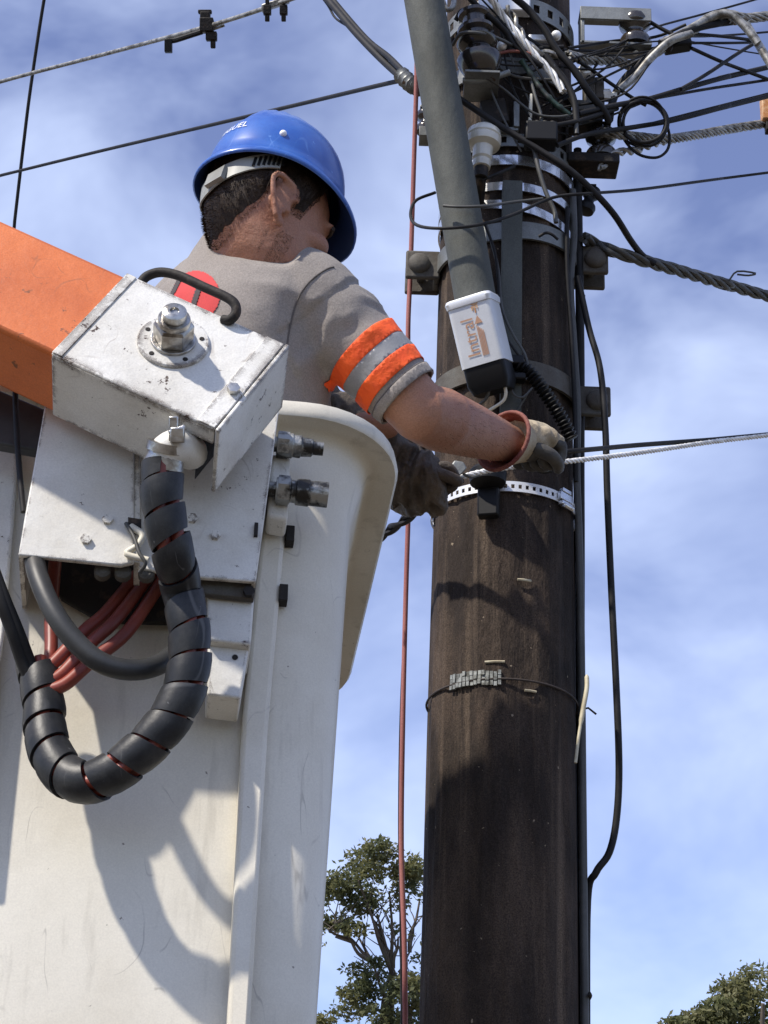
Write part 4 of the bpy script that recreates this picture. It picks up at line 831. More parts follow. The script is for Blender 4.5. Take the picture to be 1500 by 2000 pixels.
q = MB(); q.lathe(nC - bW * 0.037, -bW, [(0, 0.0215), (0.004, 0.022), (0.008, 0.021), (0.0082, 0.0165), (0.011, 0.0165), (0.020, 0.016), (0.022, 0.013), (0.0221, 0.006), (0.019, 0.005)], 26); obj('pivot_bolt', q, M['chrome'], nut, 40)
hp = [H(-0.105, -LB - 0.002, 0.012), H(-0.103, -LB - 0.018, 0.008), H(-0.088, -LB - 0.030, 0.002), H(-0.06, -LB - 0.032, -0.004), H(-0.02, -LB - 0.026, -0.010), H(0.02, -LB - 0.020, -0.016), H(0.036, -LB - 0.014, -0.016), H(0.043, -LB - 0.004, -0.012), H(0.040, -LB + 0.006, -0.006), H(0.030, -LB + 0.006, -0.001)]
obj('grab_handle', MB().tube(spline(hp, 6), 0.0068, 12), M['dark_iron'], bm_, 60)
q = MB(); hexnut(q, H(LA - 0.016, 0.022, -0.002), -bW, 0.0085, 0.008); obj('bolt', q, M['chrome'], bm_)
# hose elbow under the head
el = H(LA - 0.075, LB + 0.002, 0.030)
pe = spline([H(LA - 0.052, LB - 0.004, 0.055), P(372, 884, 2.39), P(346, 872, 2.36), P(326, 882, 2.355), P(321, 900, 2.36)], 6)
obj('hose_elbow', MB().tube(pe, 0.0225, 16), M['white_paint'], bm_, 50)
q = MB(); c = P(327, 868, 2.28); q.lathe(P(324, 882, 2.357), (P(320, 905, 2.36) - P(328, 866, 2.357)), [(-0.012, 0.0225), (-0.0115, 0.026), (0.0, 0.0265), (0.001, 0.023), (0.012, 0.0255), (0.02, 0.027), (0.0205, 0.02)], 24)
hc = obj('hose_clamp', q, M['chrome'], bm_, 40)
q = MB(); q.box(P(340, 838, 2.335), RT, FW, UP, 0.006, 0.008, 0.016); q.box(P(347, 850, 2.33), RT, FW, UP, 0.009, 0.006, 0.010); q.tube([P(330, 846, 2.33), P(362, 834, 2.33)], 0.0045, 8); obj('clamp_screw', q, M['chrome'], hc, 30, 0.002)

# ------------------------------------------------------------------ hose bundle
def WQ(u, v, off): return proj(fplane(u, v, off))[2]
hp = [(319, 906, 2.355), (316, 950, 2.345), (322, 1010, 2.335), (338, 1080, 2.33)] + [(u, v, WQ(u, v, o_)) for u, v, o_ in ((355, 1150, .168), (368, 1220, .162), (371, 1280, .155), (362, 1340, .15), (335, 1398, .143), (295, 1448, .135), (245, 1492, .125), (195, 1522, .112), (150, 1526, .10), (112, 1495, .088), (90, 1440, .078), (86, 1380, .07), (76, 1320, .066), (70, 1290, .065))]
path = resample(PS(hp, 10), 0.002)
def spiral_wrap(path, r, pitch, width, thick, step=0.002, nang=22):
    """helical strip of the given width wound round the path with the given pitch"""
    fr = frames(path); Ltot = step * (len(path) - 1); mb = MB()
    turns = Ltot / pitch; nphi = int(turns * nang)
    def at(s_, phi, rad):
        s_ = min(max(s_, 0), Ltot - 1e-6); i = int(s_ / step); f = s_ / step - i; p = path[i].lerp(path[i + 1], f)
        t, a, b = fr[i]; return p + a * (math.cos(phi) * rad) + b * (math.sin(phi) * rad)
    W = 4; rows = []
    for k in range(nphi + 1):
        phi = 2 * math.pi * k / nang; s0 = pitch * k / nang; g_ = 1 + 0.06 * math.sin(s0 * 60)
        ww = width * (0.98 + 0.04 * math.sin(s0 * 37 + 1))
        flare = r * (1 + 0.02 * math.sin(s0 * 25))
        row = [at(s0 + ww * (j / W - 0.5), phi, flare * (0.965 + 0.085 * (1 - j / W)) + (0.0010 if j in (1, 2, 3) else 0)) for j in range(W + 1)] + [at(s0 + ww * (j / W - 0.5), phi, flare - thick) for j in range(W, -1, -1)]
        rows.append(row)
    mb.rings(rows, caps=True, closed=True); return mb
hb = thing('hose_bundle', 'bundle of red hydraulic hoses in a black spiral wrap looping below the boom head', 'hose bundle', P(200, 1530, 2.5))
obj('spiral_wrap', spiral_wrap(path, 0.0262, 0.0415, 0.0382, 0.0028), M['wrap'], hb, 40)
fr = frames(path)
for k in range(4):
    pts = [p + a * (math.cos(1.57 * k + i * 0.012) * 0.0125) + b * (math.sin(1.57 * k + i * 0.012) * 0.0125) for i, (p, (t, a, b)) in list(enumerate(zip(path, fr)))[::5]]
    obj('hydraulic_hose', MB().tube(pts, 0.0095, 8), M['red_hose'], hb, 60)
def WL(lst): return [(u, v, WQ(u, v, o_)) for u, v, o_ in lst]
for lst in ([(78, 1318, .075), (110, 1290, .075), (165, 1232, .07), (205, 1198, .06), (262, 1130, .05), (300, 1085, .05)], [(84, 1336, .08), (120, 1318, .08), (175, 1258, .075), (225, 1212, .07), (280, 1140, .05), (318, 1090, .05)], [(88, 1350, .082), (128, 1336, .085), (180, 1290, .08), (245, 1238, .07), (300, 1160, .05), (335, 1100, .05)], [(74, 1320, .07), (98, 1285, .06), (100, 1200, .05), (108, 1090, .05)]):
    obj('hydraulic_hose', MB().tube(PS(WL(lst), 8), 0.0088, 10), M['red_hose'], hb, 60)
for u0, k in ((0, 0), (14, 1)):
    obj('cable_leg', MB().tube(PS(WL([(-20 + u0 * .4, 1090 + u0, .13), (2 + u0 * .6, 1170, .12), (24 + u0 * .8, 1230, .105), (44 + u0, 1290, .085), (62 + u0 * .8, 1330, .075)]), 8), 0.0095 - 0.002 * k, 10), M['cable'], hb, 60)
wire('rubber_hose', 'thick black rubber hose looping out of the bracket mouth', 'hose', WL([(66, 1088, .12), (76, 1130, .14), (102, 1190, .15), (140, 1245, .15), (190, 1290, .145), (245, 1308, .135), (300, 1302, .12), (345, 1270, .09), (350, 1220, .05)]), 0.0135, M['black_rubber'], 8, 14)
# frayed blue-white tie
wire('rope_scrap', 'frayed scrap of pale cord tied beside the wrapped hose', 'cord', WL([(246, 1022, BOFF + .004), (262, 1050, BOFF + .01), (272, 1080, BOFF + .012), (284, 1100, BOFF + .01), (272, 1118, BOFF)]), 0.0028, M['grey_cable'])
wire('rope_scrap', 'knot of white cord threaded through the bracket slot', 'cord', WL([(256, 1028, BOFF + .004), (278, 1045, BOFF + .01), (268, 1066, BOFF + .008), (248, 1082, BOFF + .006), (290, 1094, BOFF + .01)]), 0.0045, M['cream_wire'])
q = plate('cord_slot', [(250, 1010), (276, 1014), (276, 1040), (250, 1036)], BOFF + 0.0008, 0.001, M['dark_iron'], br, 0)
# left post
lp = thing('side_post', 'white steel post at the left edge beside the bracket', 'post', fplane(0, 1500, 0.1))
plate('post_face', [(-190, 860), (36, 868), (28, 1000), (8, 1240), (-60, 1640), (-190, 1640)], 0.02, 0.012, M['white_paint'], lp, 0.004)
dk = thing('rubber_cover', 'black rubber cover plate under the orange boom at the left edge', 'cover', fplane(40, 820, 0.1))
plate('cover_sheet', [(-40, 745), (92, 800), (72, 880), (-40, 860)], 0.10, 0.02, M['black_rubber'], dk, 0.003)
wire('control_cable', 'thin black control cable hanging in the gap left of the bracket', 'cable', WL([(30, 765, .13), (32, 830, .13), (38, 920, .13), (46, 1000, .13)]), 0.004, M['cable'])

# ------------------------------------------------------------------ person
def remesh(mb, voxel, smooth=6, fac=0.5):
    me = mb.mesh('tmp'); o = bpy.data.objects.new('tmp', me); COL.objects.link(o)
    m = o.modifiers.new('r', 'REMESH'); m.mode = 'VOXEL'; m.voxel_size = voxel; m.use_smooth_shade = True
    s_ = o.modifiers.new('s', 'SMOOTH'); s_.factor = fac; s_.iterations = smooth
    dg = bpy.context.evaluated_depsgraph_get(); dg.update()
    out = bpy.data.meshes.new_from_object(o.evaluated_get(dg)); bpy.data.objects.remove(o); bpy.data.meshes.remove(me)
    for p in out.polygons: p.use_smooth = True
    return out
def meshobj(name, me, m_, parent):
    me.materials.clear(); o = bpy.data.objects.new(name, me); COL.objects.link(o); me.materials.append(m_); attach(o, parent); return o

HS = 1.03
YAW, HP, HRL = math.radians(30), math.radians(14), math.radians(-4)
hX = Vector((math.cos(YAW) * math.cos(HP), math.sin(YAW) * math.cos(HP), -math.sin(HP)))
hY = Vector((0, 0, 1)).cross(hX).normalized(); hZ = hX.cross(hY)
hY, hZ = hY * math.cos(HRL) + hZ * math.sin(HRL), hZ * math.cos(HRL) - hY * math.sin(HRL)
HC = P(518, 444, 3.0)
def Hd(x, y, z): return HC + (hX * x + hY * y + hZ * z) * HS
def hdir(x, y, z): return hX * x + hY * y + hZ * z
# joints
NB = P(482, 503, 3.06); RS = P(612, 582, 2.95); LS = P(332, 640, 3.17)
RE = P(822, 806, 2.90); RW = P(985, 864, 3.13); LE = P(470, 820, 3.22); LW = P(660, 830, 3.18)
CHEST = P(472, 700, 2.99); WAIST = P(448, 960, 2.90); PEL = P(436, 1180, 2.83)
side = (RS - LS).normalized(); upb = (NB - WAIST).normalized(); fwd = upb.cross(side).normalized()
if fwd.x < 0: fwd = -fwd
def ell(c, ax, ay, rx, ry, n=24, pw=2.0):
    out = []
    for i in range(n):
        a = 2 * math.pi * i / n; ca, sa = math.cos(a), math.sin(a)
        out.append(c + ax * (math.copysign(abs(ca) ** (2 / pw), ca) * rx) + ay * (math.copysign(abs(sa) ** (2 / pw), sa) * ry))
    return out
def limb(mb, pts, rad, flat=None):
    sp = spline(pts, 5); k = len(pts); rr = []
    for i in range(len(sp)):
        f = i / 5; j = min(int(f), k - 2); t = f - j; rr.append(rad[j] * (1 - t) + rad[j + 1] * t)
    mb.tube(sp, rr, 18); return mb

pr = thing('person', 'worker in grey shirt and blue helmet leaning from the bucket toward the pole', 'person', PEL - Vector((0, 0, 0.95)))
body = MB()
# head: horizontal slices (front x, back x, half width)
sl_ = [(-.128, .078, .040, .016), (-.120, .088, .012, .032), (-.105, .094, -.020, .047), (-.085, .095, -.045, .058), (-.06, .094, -.068, .065), (-.03, .092, -.088, .070), (0, .092, -.098, .0745), (.03, .096, -.104, .077), (.06, .094, -.104, .0775), (.09, .082, -.094, .070), (.112, .060, -.074, .054), (.126, .026, -.042, .028)]
rg = []
for z, xf, xb, hw_ in sl_: rg.append([Hd(p[0], p[1], z) for p in [((xf + xb) / 2 + math.copysign(abs(math.cos(a)) ** .9, math.cos(a)) * (xf - xb) / 2, math.copysign(abs(math.sin(a)) ** .9, math.sin(a)) * hw_) for a in [2 * math.pi * i / 28 for i in range(28)]]])
body.rings(rg)
body.rings([[Hd(x + dx, y, z) for dx, y in ((0, -w_), (.012, -w_ * .5), (.014, 0), (.012, w_ * .5), (0, w_), (-.02, 0))] for z, x, w_ in ((-.045, .104, .018), (-.038, .108, .017), (-.02, .100, .012), (.015, .090, .008))])        # nose
body.ellipsoid(Hd(.088, 0, .03), hX * .012 * HS, hY * .055 * HS, hZ * .010 * HS)                                                     # brow
for z, rx in ((-.072, .010), (-.083, .011)): body.ellipsoid(Hd(.090, 0, z), hX * rx * HS, hY * .024 * HS, hZ * .006 * HS)            # lips
body.ellipsoid(Hd(.082, 0, -.112), hX * .016 * HS, hY * .018 * HS, hZ * .014 * HS)
for s in (-1, 1):
    body.ellipsoid(Hd(.066, s * .046, -.022), hX * .03 * HS, hY * .022 * HS, hZ * .02 * HS)
    # ear: rim, lobe and bowl
    er = [(x_ * 1.5, z_ * 1.12) for x_, z_ in [(-.006, -.034), (-.012, -.018), (-.020, .002), (-.024, .020), (-.018, .034), (-.006, .038), (.006, .034), (.011, .022), (.010, .012)]]
    body.tube(spline([Hd(-.006 + x, s * (.083 + .008 * max(0, -x / .02)), z - .002) for x, z in [(x_, z_ - .012) for x_, z_ in er]], 4), [0.0056 * HS] * 33, 8)
    body.ellipsoid(Hd(-.007, s * .080, -.050), hX * .010 * HS, hY * .006 * HS, hZ * .012 * HS)
    body.ellipsoid(Hd(-.014, s * .080, -.008), hX * .019 * HS, hY * .0035 * HS, hZ * .034 * HS)
    body.ellipsoid(Hd(.004, s * .078, -.018), hX * .004 * HS, hY * .005 * HS, hZ * .008 * HS)
NK = NB - upb * .03; nk = (Hd(-.03, 0, -.03) - NK)
body.tube([NK - upb * .06, NK, NK + nk * 0.4, NK + nk * 0.8, Hd(-.02, 0, -.01)], [.068, .062, .058, .057, .056], 24)
body.tube([NK - upb * .04 - fwd * .015, NK + nk * .3 - fwd * .012, NK + nk * .7 - fwd * .008], [.055, .050, .045], 20)
def torso(mb, g_):
    mb.rings([ell(PEL + upb * -.05, side, fwd, .155 + g_, .11 + g_, pw=2.4), ell(PEL + upb * .05, side, fwd, .16 + g_, .115 + g_, pw=2.4), ell(WAIST, side, fwd, .148 + g_, .105 + g_, pw=2.4), ell(WAIST.lerp(CHEST, .6), side, fwd, .132 + g_, .115 + g_, pw=2.5),
              ell(CHEST, side, fwd, .142 + g_, .122 + g_, pw=2.6), ell(CHEST + upb * .06, side, fwd, .152 + g_, .118 + g_, pw=2.5), ell(NB - upb * .075, side, fwd, .165 + g_, .098 + g_, pw=2.2), ell(NB - upb * .025, side, fwd, .115 + g_, .078 + g_), ell(NB + upb * (.030 if g_ > 0 else .0), side, fwd, .068 + g_, .062 + g_)])
torso(body, -.012)
for S_, E_, W_ in ((RS, RE, RW), (LS, LE, LW)):
    limb(body, [S_, S_.lerp(E_, .5), E_], [.062, .056, .047])
    f_ = (W_ - E_)
    limb(body, [E_ - f_ * .06, E_.lerp(W_, .22), E_.lerp(W_, .6), W_, W_ + f_ * .12], [.046, .0525, .045, .0335, .032])
    body.ellipsoid(E_, Vector((.046, 0, 0)), Vector((0, .046, 0)), Vector((0, 0, .046)))
    body.ellipsoid(E_.lerp(W_, .22), Vector((.055, 0, 0)), Vector((0, .05, 0)), Vector((0, 0, .052)))
    h_ = f_.normalized(); body.ellipsoid(W_ + h_ * .06, h_ * .05, perp(h_)[0] * .036, perp(h_)[1] * .022)
FOOT = []
for s in (-1, 1):
    hip = PEL + side * (s * .085) - bZ * .04; an = B(-BW / 2 + s * .10, BD / 2 - .06 - s * .05, -1.00); kn = hip.lerp(an, .5) + fwd * .02
    limb(body, [hip, kn, an], [.085, .06, .042]); FOOT.append((hip, kn, an))
bme = remesh(body, 0.0042, 5); bo = meshobj('body', bme, M['skin'], pr)
# shirt
shm = MB(); torso(shm, 0.012)
upR = (RE - RS); uR = upR.normalized(); LRn = upR.length
limb(shm, [RS - uR * .05, RS, RS + upR * .45, RS + upR * .92], [.066, .074, .067, .059])
upL = (LE - LS); uL = upL.normalized()
limb(shm, [LS - uL * .05, LS, LS + upL * .45, LS + upL * .92], [.075, .084, .078, .07])
limb(shm, [NB - upb * .030, NB.lerp(RS, .45) + upb * .022, RS], [.060, .060, .070]); limb(shm, [NB - upb * .030, NB.lerp(LS, .45) + upb * .016, LS], [.060, .060, .070])
sme = remesh(shm, 0.006, 10)
co = np.empty(len(sme.vertices) * 3); sme.vertices.foreach_get('co', co); co = co.reshape(-1, 3)
nr = np.empty(len(sme.vertices) * 3); sme.vertices.foreach_get('normal', nr); nr = nr.reshape(-1, 3)
pa, pb_ = perp(uR); dgd = (side * .75 - upb * .65).normalized(); dg2 = (side * .75 + upb * .65).normalized()
dsp = np.zeros(len(co))
for i in range(len(co)):
    p = Vector(co[i]); q = p - RS; t_ = q.dot(uR) / LRn; rad = (q - uR * q.dot(uR)).length
    d_ = 0.0
    arm_w = 1.0 if (t_ > .12 and rad < .125 and q.dot(side) > -.02) else 0.0
    if arm_w:
        an = math.atan2(q.dot(pa), q.dot(pb_))
        n1 = noise.noise(Vector((t_ * 5.5 + 1.4 * math.sin(an), an * .75, 3.1))); d_ += .010 * (1 - abs(n1) * 2.6)
        n2 = noise.noise(Vector((t_ * 9 - 1.2 * an, an * .5, 7.7))); d_ += .0045 * n2
        d_ *= min(1, (t_ - .12) / .2)
        if t_ > .3: d_ *= max(.22, 1 - (t_ - .3) * 4)
    else:
        x_, y_ = (p - NB).dot(dgd), (p - NB).dot(dg2)
        n1 = noise.noise(Vector((x_ * 3.0, y_ * 15.0 + 2.0 * noise.noise(Vector((x_ * 6, y_ * 3, 1))), 1.3))); lo_ = min(1.0, max(0.12, -(p - NB).dot(upb) / .26))
        d_ += .013 * (1 - abs(n1) * 2.6) * lo_
        n2 = noise.noise(Vector((x_ * 14.0, y_ * 5.0, 4.4))); d_ += .004 * n2 * lo_
    d_ += .0012 * noise.noise(p * 38)
    dsp[i] = d_ - .003
co = co + nr * dsp[:, None]; sme.vertices.foreach_set('co', co.reshape(-1)); sme.update()
def near_arm(p, S_, u_): q = p - S_; l = q.dot(u_); return l > .055 and (q - u_ * l).length < .105
def cut(bm, p0, n, S_, u_, outer=False, inner=False):
    fs = [f for f in bm.faces if near_arm(f.calc_center_median(), S_, u_)]
    ge = list({v for f in fs for v in f.verts} | {e for f in fs for e in f.edges} | set(fs))
    bmesh.ops.bisect_plane(bm, geom=ge, plane_co=p0, plane_no=n, clear_outer=outer, clear_inner=inner, dist=1e-6)
# cuff plane: leans like the photo
cuffn = (uR + (RT * .10 - UP * .05)).normalized()
CUFF = RS + upR * .87
strip_src = sme.copy()
bm = bmesh.new(); bm.from_mesh(sme)
cut(bm, CUFF, cuffn, RS, uR, outer=True); cut(bm, LS + upL * .8, uL, LS, uL, outer=True)
bm.to_mesh(sme); bm.free()
for p in sme.polygons: p.use_smooth = True
sh = meshobj('shirt', sme, M['shirt'], pr); md = sh.modifiers.new('thick', 'SOLIDIFY'); md.thickness = .0022; md.offset = -1
def sleeve_strip(name, t0, t1, off, m_):
    bm = bmesh.new(); bm.from_mesh(strip_src)
    keep = lambda p: near_arm(p, RS, uR) and ((p - RS) - uR * (p - RS).dot(uR)).length < .083
    bmesh.ops.delete(bm, geom=[f for f in bm.faces if not keep(f.calc_center_median())], context='FACES')
    for t, sgn in ((t0, -1), (t1, 1)):
        bmesh.ops.bisect_plane(bm, geom=list(bm.verts) + list(bm.edges) + list(bm.faces), plane_co=RS + upR * .87 + cuffn * t, plane_no=cuffn * sgn, clear_outer=True, dist=1e-6)
    bm.normal_update()
    nrm = [v.normal.copy() for v in bm.verts]
    for v, q in zip(bm.verts, nrm): v.co += q * off
    me = bpy.data.meshes.new(name); bm.to_mesh(me); bm.free()
    for p in me.polygons: p.use_smooth = True
    o = meshobj(name, me, m_, sh); md = o.modifiers.new('thick', 'SOLIDIFY'); md.thickness = .0015; md.offset = 0; return o
sleeve_strip('hi_vis_band', -.108, -.0805, .0022, M['hiviz'])
sleeve_strip('reflective_band', -.081, -.0535, .0018, M['reflective'])
sleeve_strip('hi_vis_band', -.054, -.0265, .0024, M['hiviz'])
sleeve_strip('hem', -.0165, -.0005, .0016, M['shirt'])
sleeve_strip('hem_seam', -.0185, -.0165, .0012, M['seam'])
# shoulder seam
sv = BVHTree.FromPolygons([v.co.copy() for v in strip_src.vertices], [list(p.vertices) for p in strip_src.polygons])
def on_shirt(u, v, off):
    o_ = CAM; r = ray(u, v).normalized(); h_ = sv.ray_cast(o_, r)
    return None if h_[0] is None else h_[0] + (h_[1] if h_[1].dot(r) < 0 else -h_[1]) * off
sp = [on_shirt(*q, .0006) for q in ((652, 522), (640, 525), (622, 536), (603, 552), (588, 572), (577, 596), (570, 622), (564, 650), (560, 680), (557, 705))]
sp = [q for q in sp if q is not None]
if len(sp) > 2: ob_ = obj('shoulder_seam', MB().tube(spline(sp, 5), .0016, 6), M['seam'], sh, 60)
def patch(name, poly, m_, off, res=3.0):
    us = [p[0] for p in poly]; vs = [p[1] for p in poly]; mb = MB(); idx = {}
    def inside(x, y):
        c_ = False
        for (x0, y0), (x1, y1) in zip(poly, poly[1:] + poly[:1]):
            if (y0 > y) != (y1 > y) and x < (x1 - x0) * (y - y0) / (y1 - y0) + x0: c_ = not c_
        return c_
    nu, nv = int((max(us) - min(us)) / res), int((max(vs) - min(vs)) / res)
    def vid(i, j):
        if (i, j) not in idx:
            q = on_shirt(min(us) + i * res, min(vs) + j * res, off)
            if q is None: return None
            idx[(i, j)] = len(mb.v); mb.v.append(q)
        return idx[(i, j)]
    for i in range(nu):
        for j in range(nv):
            if inside(min(us) + (i + .5) * res, min(vs) + (j + .5) * res):
                f = [vid(i, j), vid(i + 1, j), vid(i + 1, j + 1), vid(i, j + 1)]
                if None not in f: mb.f.append(f)
    if mb.f:
        me = bpy.data.meshes.new(name); me.from_pydata([tuple(x) for x in mb.v], [], mb.f)
        for p in me.polygons: p.use_smooth = True
        return meshobj(name, me, m_, sh)
circ = lambda cx_, cy_, rx, ry, n=28: [(cx_ + rx * math.cos(2 * math.pi * k / n), cy_ + ry * math.sin(2 * math.pi * k / n)) for k in range(n)]
patch('back_print', circ(384, 578, 46, 48), M['logo_red'], .0016, 2.0)
patch('back_print', [(384, 566), (396, 562), (384, 600), (370, 612)], M['logo_dark'], .0030, 2.0)
patch('back_print', [(352, 540), (362, 540), (338, 584), (332, 580)], M['logo_dark'], .0030, 2.0)
# collar
cn = (nk.normalized() * .8 + fwd * .1 - upb * -.2).normalized()
c_ = NB + upb * .034; ca_, cb_ = perp(cn)
obj('collar', MB().tube([c_ + side * (math.cos(a) * .075) + fwd * (math.sin(a) * .070 + .004) + upb * (.008 - .016 * math.sin(a)) for a in [2 * math.pi * k / 40 for k in range(41)]], .0075, 8), M['shirt'], sh, 80)
# trousers and boots
tr = MB(); tr.rings([ell(PEL + upb * .06, side, fwd, .172, .128, pw=2.4), ell(PEL - upb * .08, side, fwd, .172, .128, pw=2.4)])
for hip, kn, an in FOOT: limb(tr, [hip, kn, an], [.098, .075, .062])
meshobj('trousers', remesh(tr, .012, 6), M['trousers'], pr)
for hip, kn, an in FOOT:
    q = MB(); q.rings([ell(an + Vector((0, 0, .12)), side, fwd, .052, .055), ell(an, side, fwd, .05, .058), ell(an - Vector((0, 0, .05)) + fwd * .03, side, fwd, .052, .10), ell(an - Vector((0, 0, .09)) + fwd * .04, side, fwd, .054, .13)]); obj('boot', q, M['boot'], pr, 60)
# hair: cap following the skull plus short strands
bvh = BVHTree.FromPolygons([v.co.copy() for v in bme.vertices], [list(p.vertices) for p in bme.polygons])
bloc = pr.location
def scalp(az, z):
    """skin point in head direction az (deg, 0 = face, -90 = right) at local height z"""
    a = math.radians(az); c0_ = Hd(-.005, 0, z); d_ = hdir(math.cos(a), math.sin(a), 0)
    h_ = bvh.ray_cast(c0_ + d_ * .35 - bloc, -d_); return (h_[0] + bloc, d_) if h_[0] is not None else (c0_ + d_ * .1, d_)
def hairline(az):
    a = abs((az + 180) % 360 - 180)      # 0 face .. 180 nape
    pts = [(0, .075), (40, .070), (54, .04), (64, -.010), (78, -.012), (86, .035), (104, .040), (110, .008), (120, -.026), (135, -.052), (155, -.068), (180, -.074)]
    for (a0_, z0), (a1_, z1) in zip(pts, pts[1:]):
        if a0_ <= a <= a1_: return z0 + (z1 - z0) * (a - a0_) / (a1_ - a0_)
    return pts[-1][1]
hm = MB(); NAZ, NZ = 90, 16; rows = []
for j in range(NZ + 1):
    row = []
    for i in range(NAZ):
        az = 360 * i / NAZ - 180; z0 = hairline(az) + .010 + .007 * noise.noise(Vector((az * .11, 2.2, 0))); z = z0 + (.112 - z0) * j / NZ
        p, d_ = scalp(az, z); th = (.0005 + .0055 * min(1, j / 5.0)) * (1 + .35 * noise.noise(p * 90)); row.append(p + d_ * th)
    rows.append(row)
hm.rings(rows, caps=False)
hr = obj('hair', hm, M['hair'], pr, 80)
st = MB(); rnd = random.Random(3)
for k in range(12000):
    az = rnd.uniform(-180, 180); z0 = hairline(az); z = z0 - .004 + (.085 - z0) * rnd.random() ** 1.1
    if abs(az) < 50: continue
    p, d_ = scalp(az, z); dn = (-hZ * .7 + d_ * .42 - hX * .35 + Vector((rnd.uniform(-.3, .3), rnd.uniform(-.3, .3), rnd.uniform(-.2, .2)))).normalized()
    ln = .003 + .005 * min(1, (z - z0 + .004) / .04) * rnd.uniform(.6, 1.2); sd = dn.cross(d_).normalized() * .0006; b_ = p + d_ * (.0005 + .005 * min(1, max(0, z - z0) / .03))
    st.add([b_ - sd, b_ + sd, b_ + dn * ln], [(0, 1, 2)])
me = bpy.data.meshes.new('hair_strands'); me.from_pydata([tuple(x) for x in st.v], [], st.f); o = meshobj('hair_strands', me, M['hair'], hr); o['kind'] = 'stuff'
# eyes, lids and short stubble
sb = MB()
for k in range(5000):
    az = rnd.choice((-1, 1)) * rnd.uniform(8, 84); z = rnd.uniform(-.122, -.050); a_ = abs(az)
    if z > -.062 - .028 * math.sin(math.radians(min(90, a_ * 1.3))) + (.055 if a_ > 62 else 0): continue
    p, d_ = scalp(az, z); dn = (-hZ + d_ * .5 + Vector((rnd.uniform(-.4, .4), rnd.uniform(-.4, .4), rnd.uniform(-.3, .3)))).normalized(); sd = dn.cross(d_).normalized() * .0003
    sb.add([p - sd, p + sd, p + dn * .0028], [(0, 1, 2)])
me = bpy.data.meshes.new('stubble'); me.from_pydata([tuple(x) for x in sb.v], [], sb.f); o = meshobj('stubble', me, M['hair'], pr); o['kind'] = 'stuff'
for s in (-1, 1):
    q = MB(); q.ellipsoid(Hd(.0785, s * .031, .003), hX * .0125 * HS, hY * .0145 * HS, hZ * .0095 * HS, 16, 10); obj('eyelid', q, M['skin'], pr, 60)
for s in (-1, 1):
    q = MB(); q.ellipsoid(Hd(.0775, s * .031, .000), hX * .0115 * HS, hY * .012 * HS, hZ * .008 * HS, 14, 10); e_ = obj('eye', q, M['eye_white'], pr, 60)
    q = MB(); q.ellipsoid(Hd(.088, s * .032, -.002), hX * .003 * HS, hY * .0055 * HS, hZ * .0055 * HS, 12, 8); obj('iris', q, M['hair'], e_, 60)
    q = MB().tube([Hd(.096 - abs(y - .034) * .25, s * y, .022 + .004 * math.sin((y - .015) / .04 * 3.1)) for y in (.014, .024, .034, .044, .052)], .0035 * HS, 6); obj('eyebrow', q, M['hair'], pr, 60)
# beard shadow on the jaw
# fine hairs on the forearm
ah = MB(); fd_ = (RW - RE)
for k in range(450):
    t_ = rnd.uniform(.05, .85); a0_, b0_ = perp(fd_.normalized()); an = rnd.uniform(0, 6.28); d_ = a0_ * math.cos(an) + b0_ * math.sin(an); o_ = RE + fd_ * t_
    h_ = bvh.ray_cast(o_ + d_ * .12 - bloc, -d_)
    if h_[0] is None: continue
    q_ = h_[0] + bloc; dn = (fd_.normalized() * .8 + d_ * .35 + Vector((rnd.uniform(-.3, .3), rnd.uniform(-.3, .3), rnd.uniform(-.4, .1)))).normalized(); sd = dn.cross(d_).normalized() * .00022
    ah.add([q_ - sd, q_ + sd, q_ + dn * rnd.uniform(.006, .012)], [(0, 1, 2)])
me = bpy.data.meshes.new('arm_hair'); me.from_pydata([tuple(x) for x in ah.v], [], ah.f); o = meshobj('arm_hair', me, M['hair'], pr); o['kind'] = 'stuff'
# ---- helmet
HB = .072                                   # base height of the dome over the ear line (local)
TL = math.radians(-2)                       # slight backward tilt in the head frame
def Hm(x, y, z):
    x0, z0 = x * math.cos(TL) + z * math.sin(TL), -x * math.sin(TL) + z * math.cos(TL)
    return Hd(x0 - .004, y, z0 + HB)
def dome(az, p, extra=0.0):
    ca, sa = math.cos(az), math.sin(az); cp_, sp_ = math.cos(p), math.sin(p)
    rx, ry, rz = .116 + extra, .101 + extra, .138 + extra
    cc = abs(cp_) ** .82; x, y, z = rx * ca * cc, ry * sa * cc, rz * sp_ ** .96
    k = max(0, sp_ - .25) / .75
    rdg = .011 * math.exp(-(y / .012) ** 2) + .009 * math.exp(-((abs(y) - .040) / .008) ** 2)
    fall = 1 if x > -.07 else max(0, 1 - (-.07 - x) / .04)
    return Vector((x, y, z + rdg * min(1, k * 2.2) * fall))
def brim(az):
    ca = math.cos(az); f = max(0, ca)
    return .008 + .026 * f ** 1.6 + .006 * max(0, -ca) ** 2, -.012 - .026 * f ** 1.5 - .014 * max(0, -ca) ** 2
hl = thing('safety_helmet', 'x', 'helmet', HC); del hl['label']; del hl['category']
hl.parent = pr; hl.location = HC - pr.location
NA_ = 64; rows = []
azs = [2 * math.pi * i / NA_ for i in range(NA_)]
def brow(t, inset):
    out = []
    for a in azs:
        e_, dz = brim(a); d0_ = dome(a, 0.0); r_ = Vector((d0_.x, d0_.y, 0)); u_ = r_.normalized(); q = r_ + u_ * (e_ * t - inset); out.append((q.x, q.y, dz * t))
    return out
sh_rows = []
for x in range(14, -1, -1):
    p_ = (math.pi / 2) * x / 14 * .995; sh_rows.append([Hm(*dome(a, p_)) for a in azs])
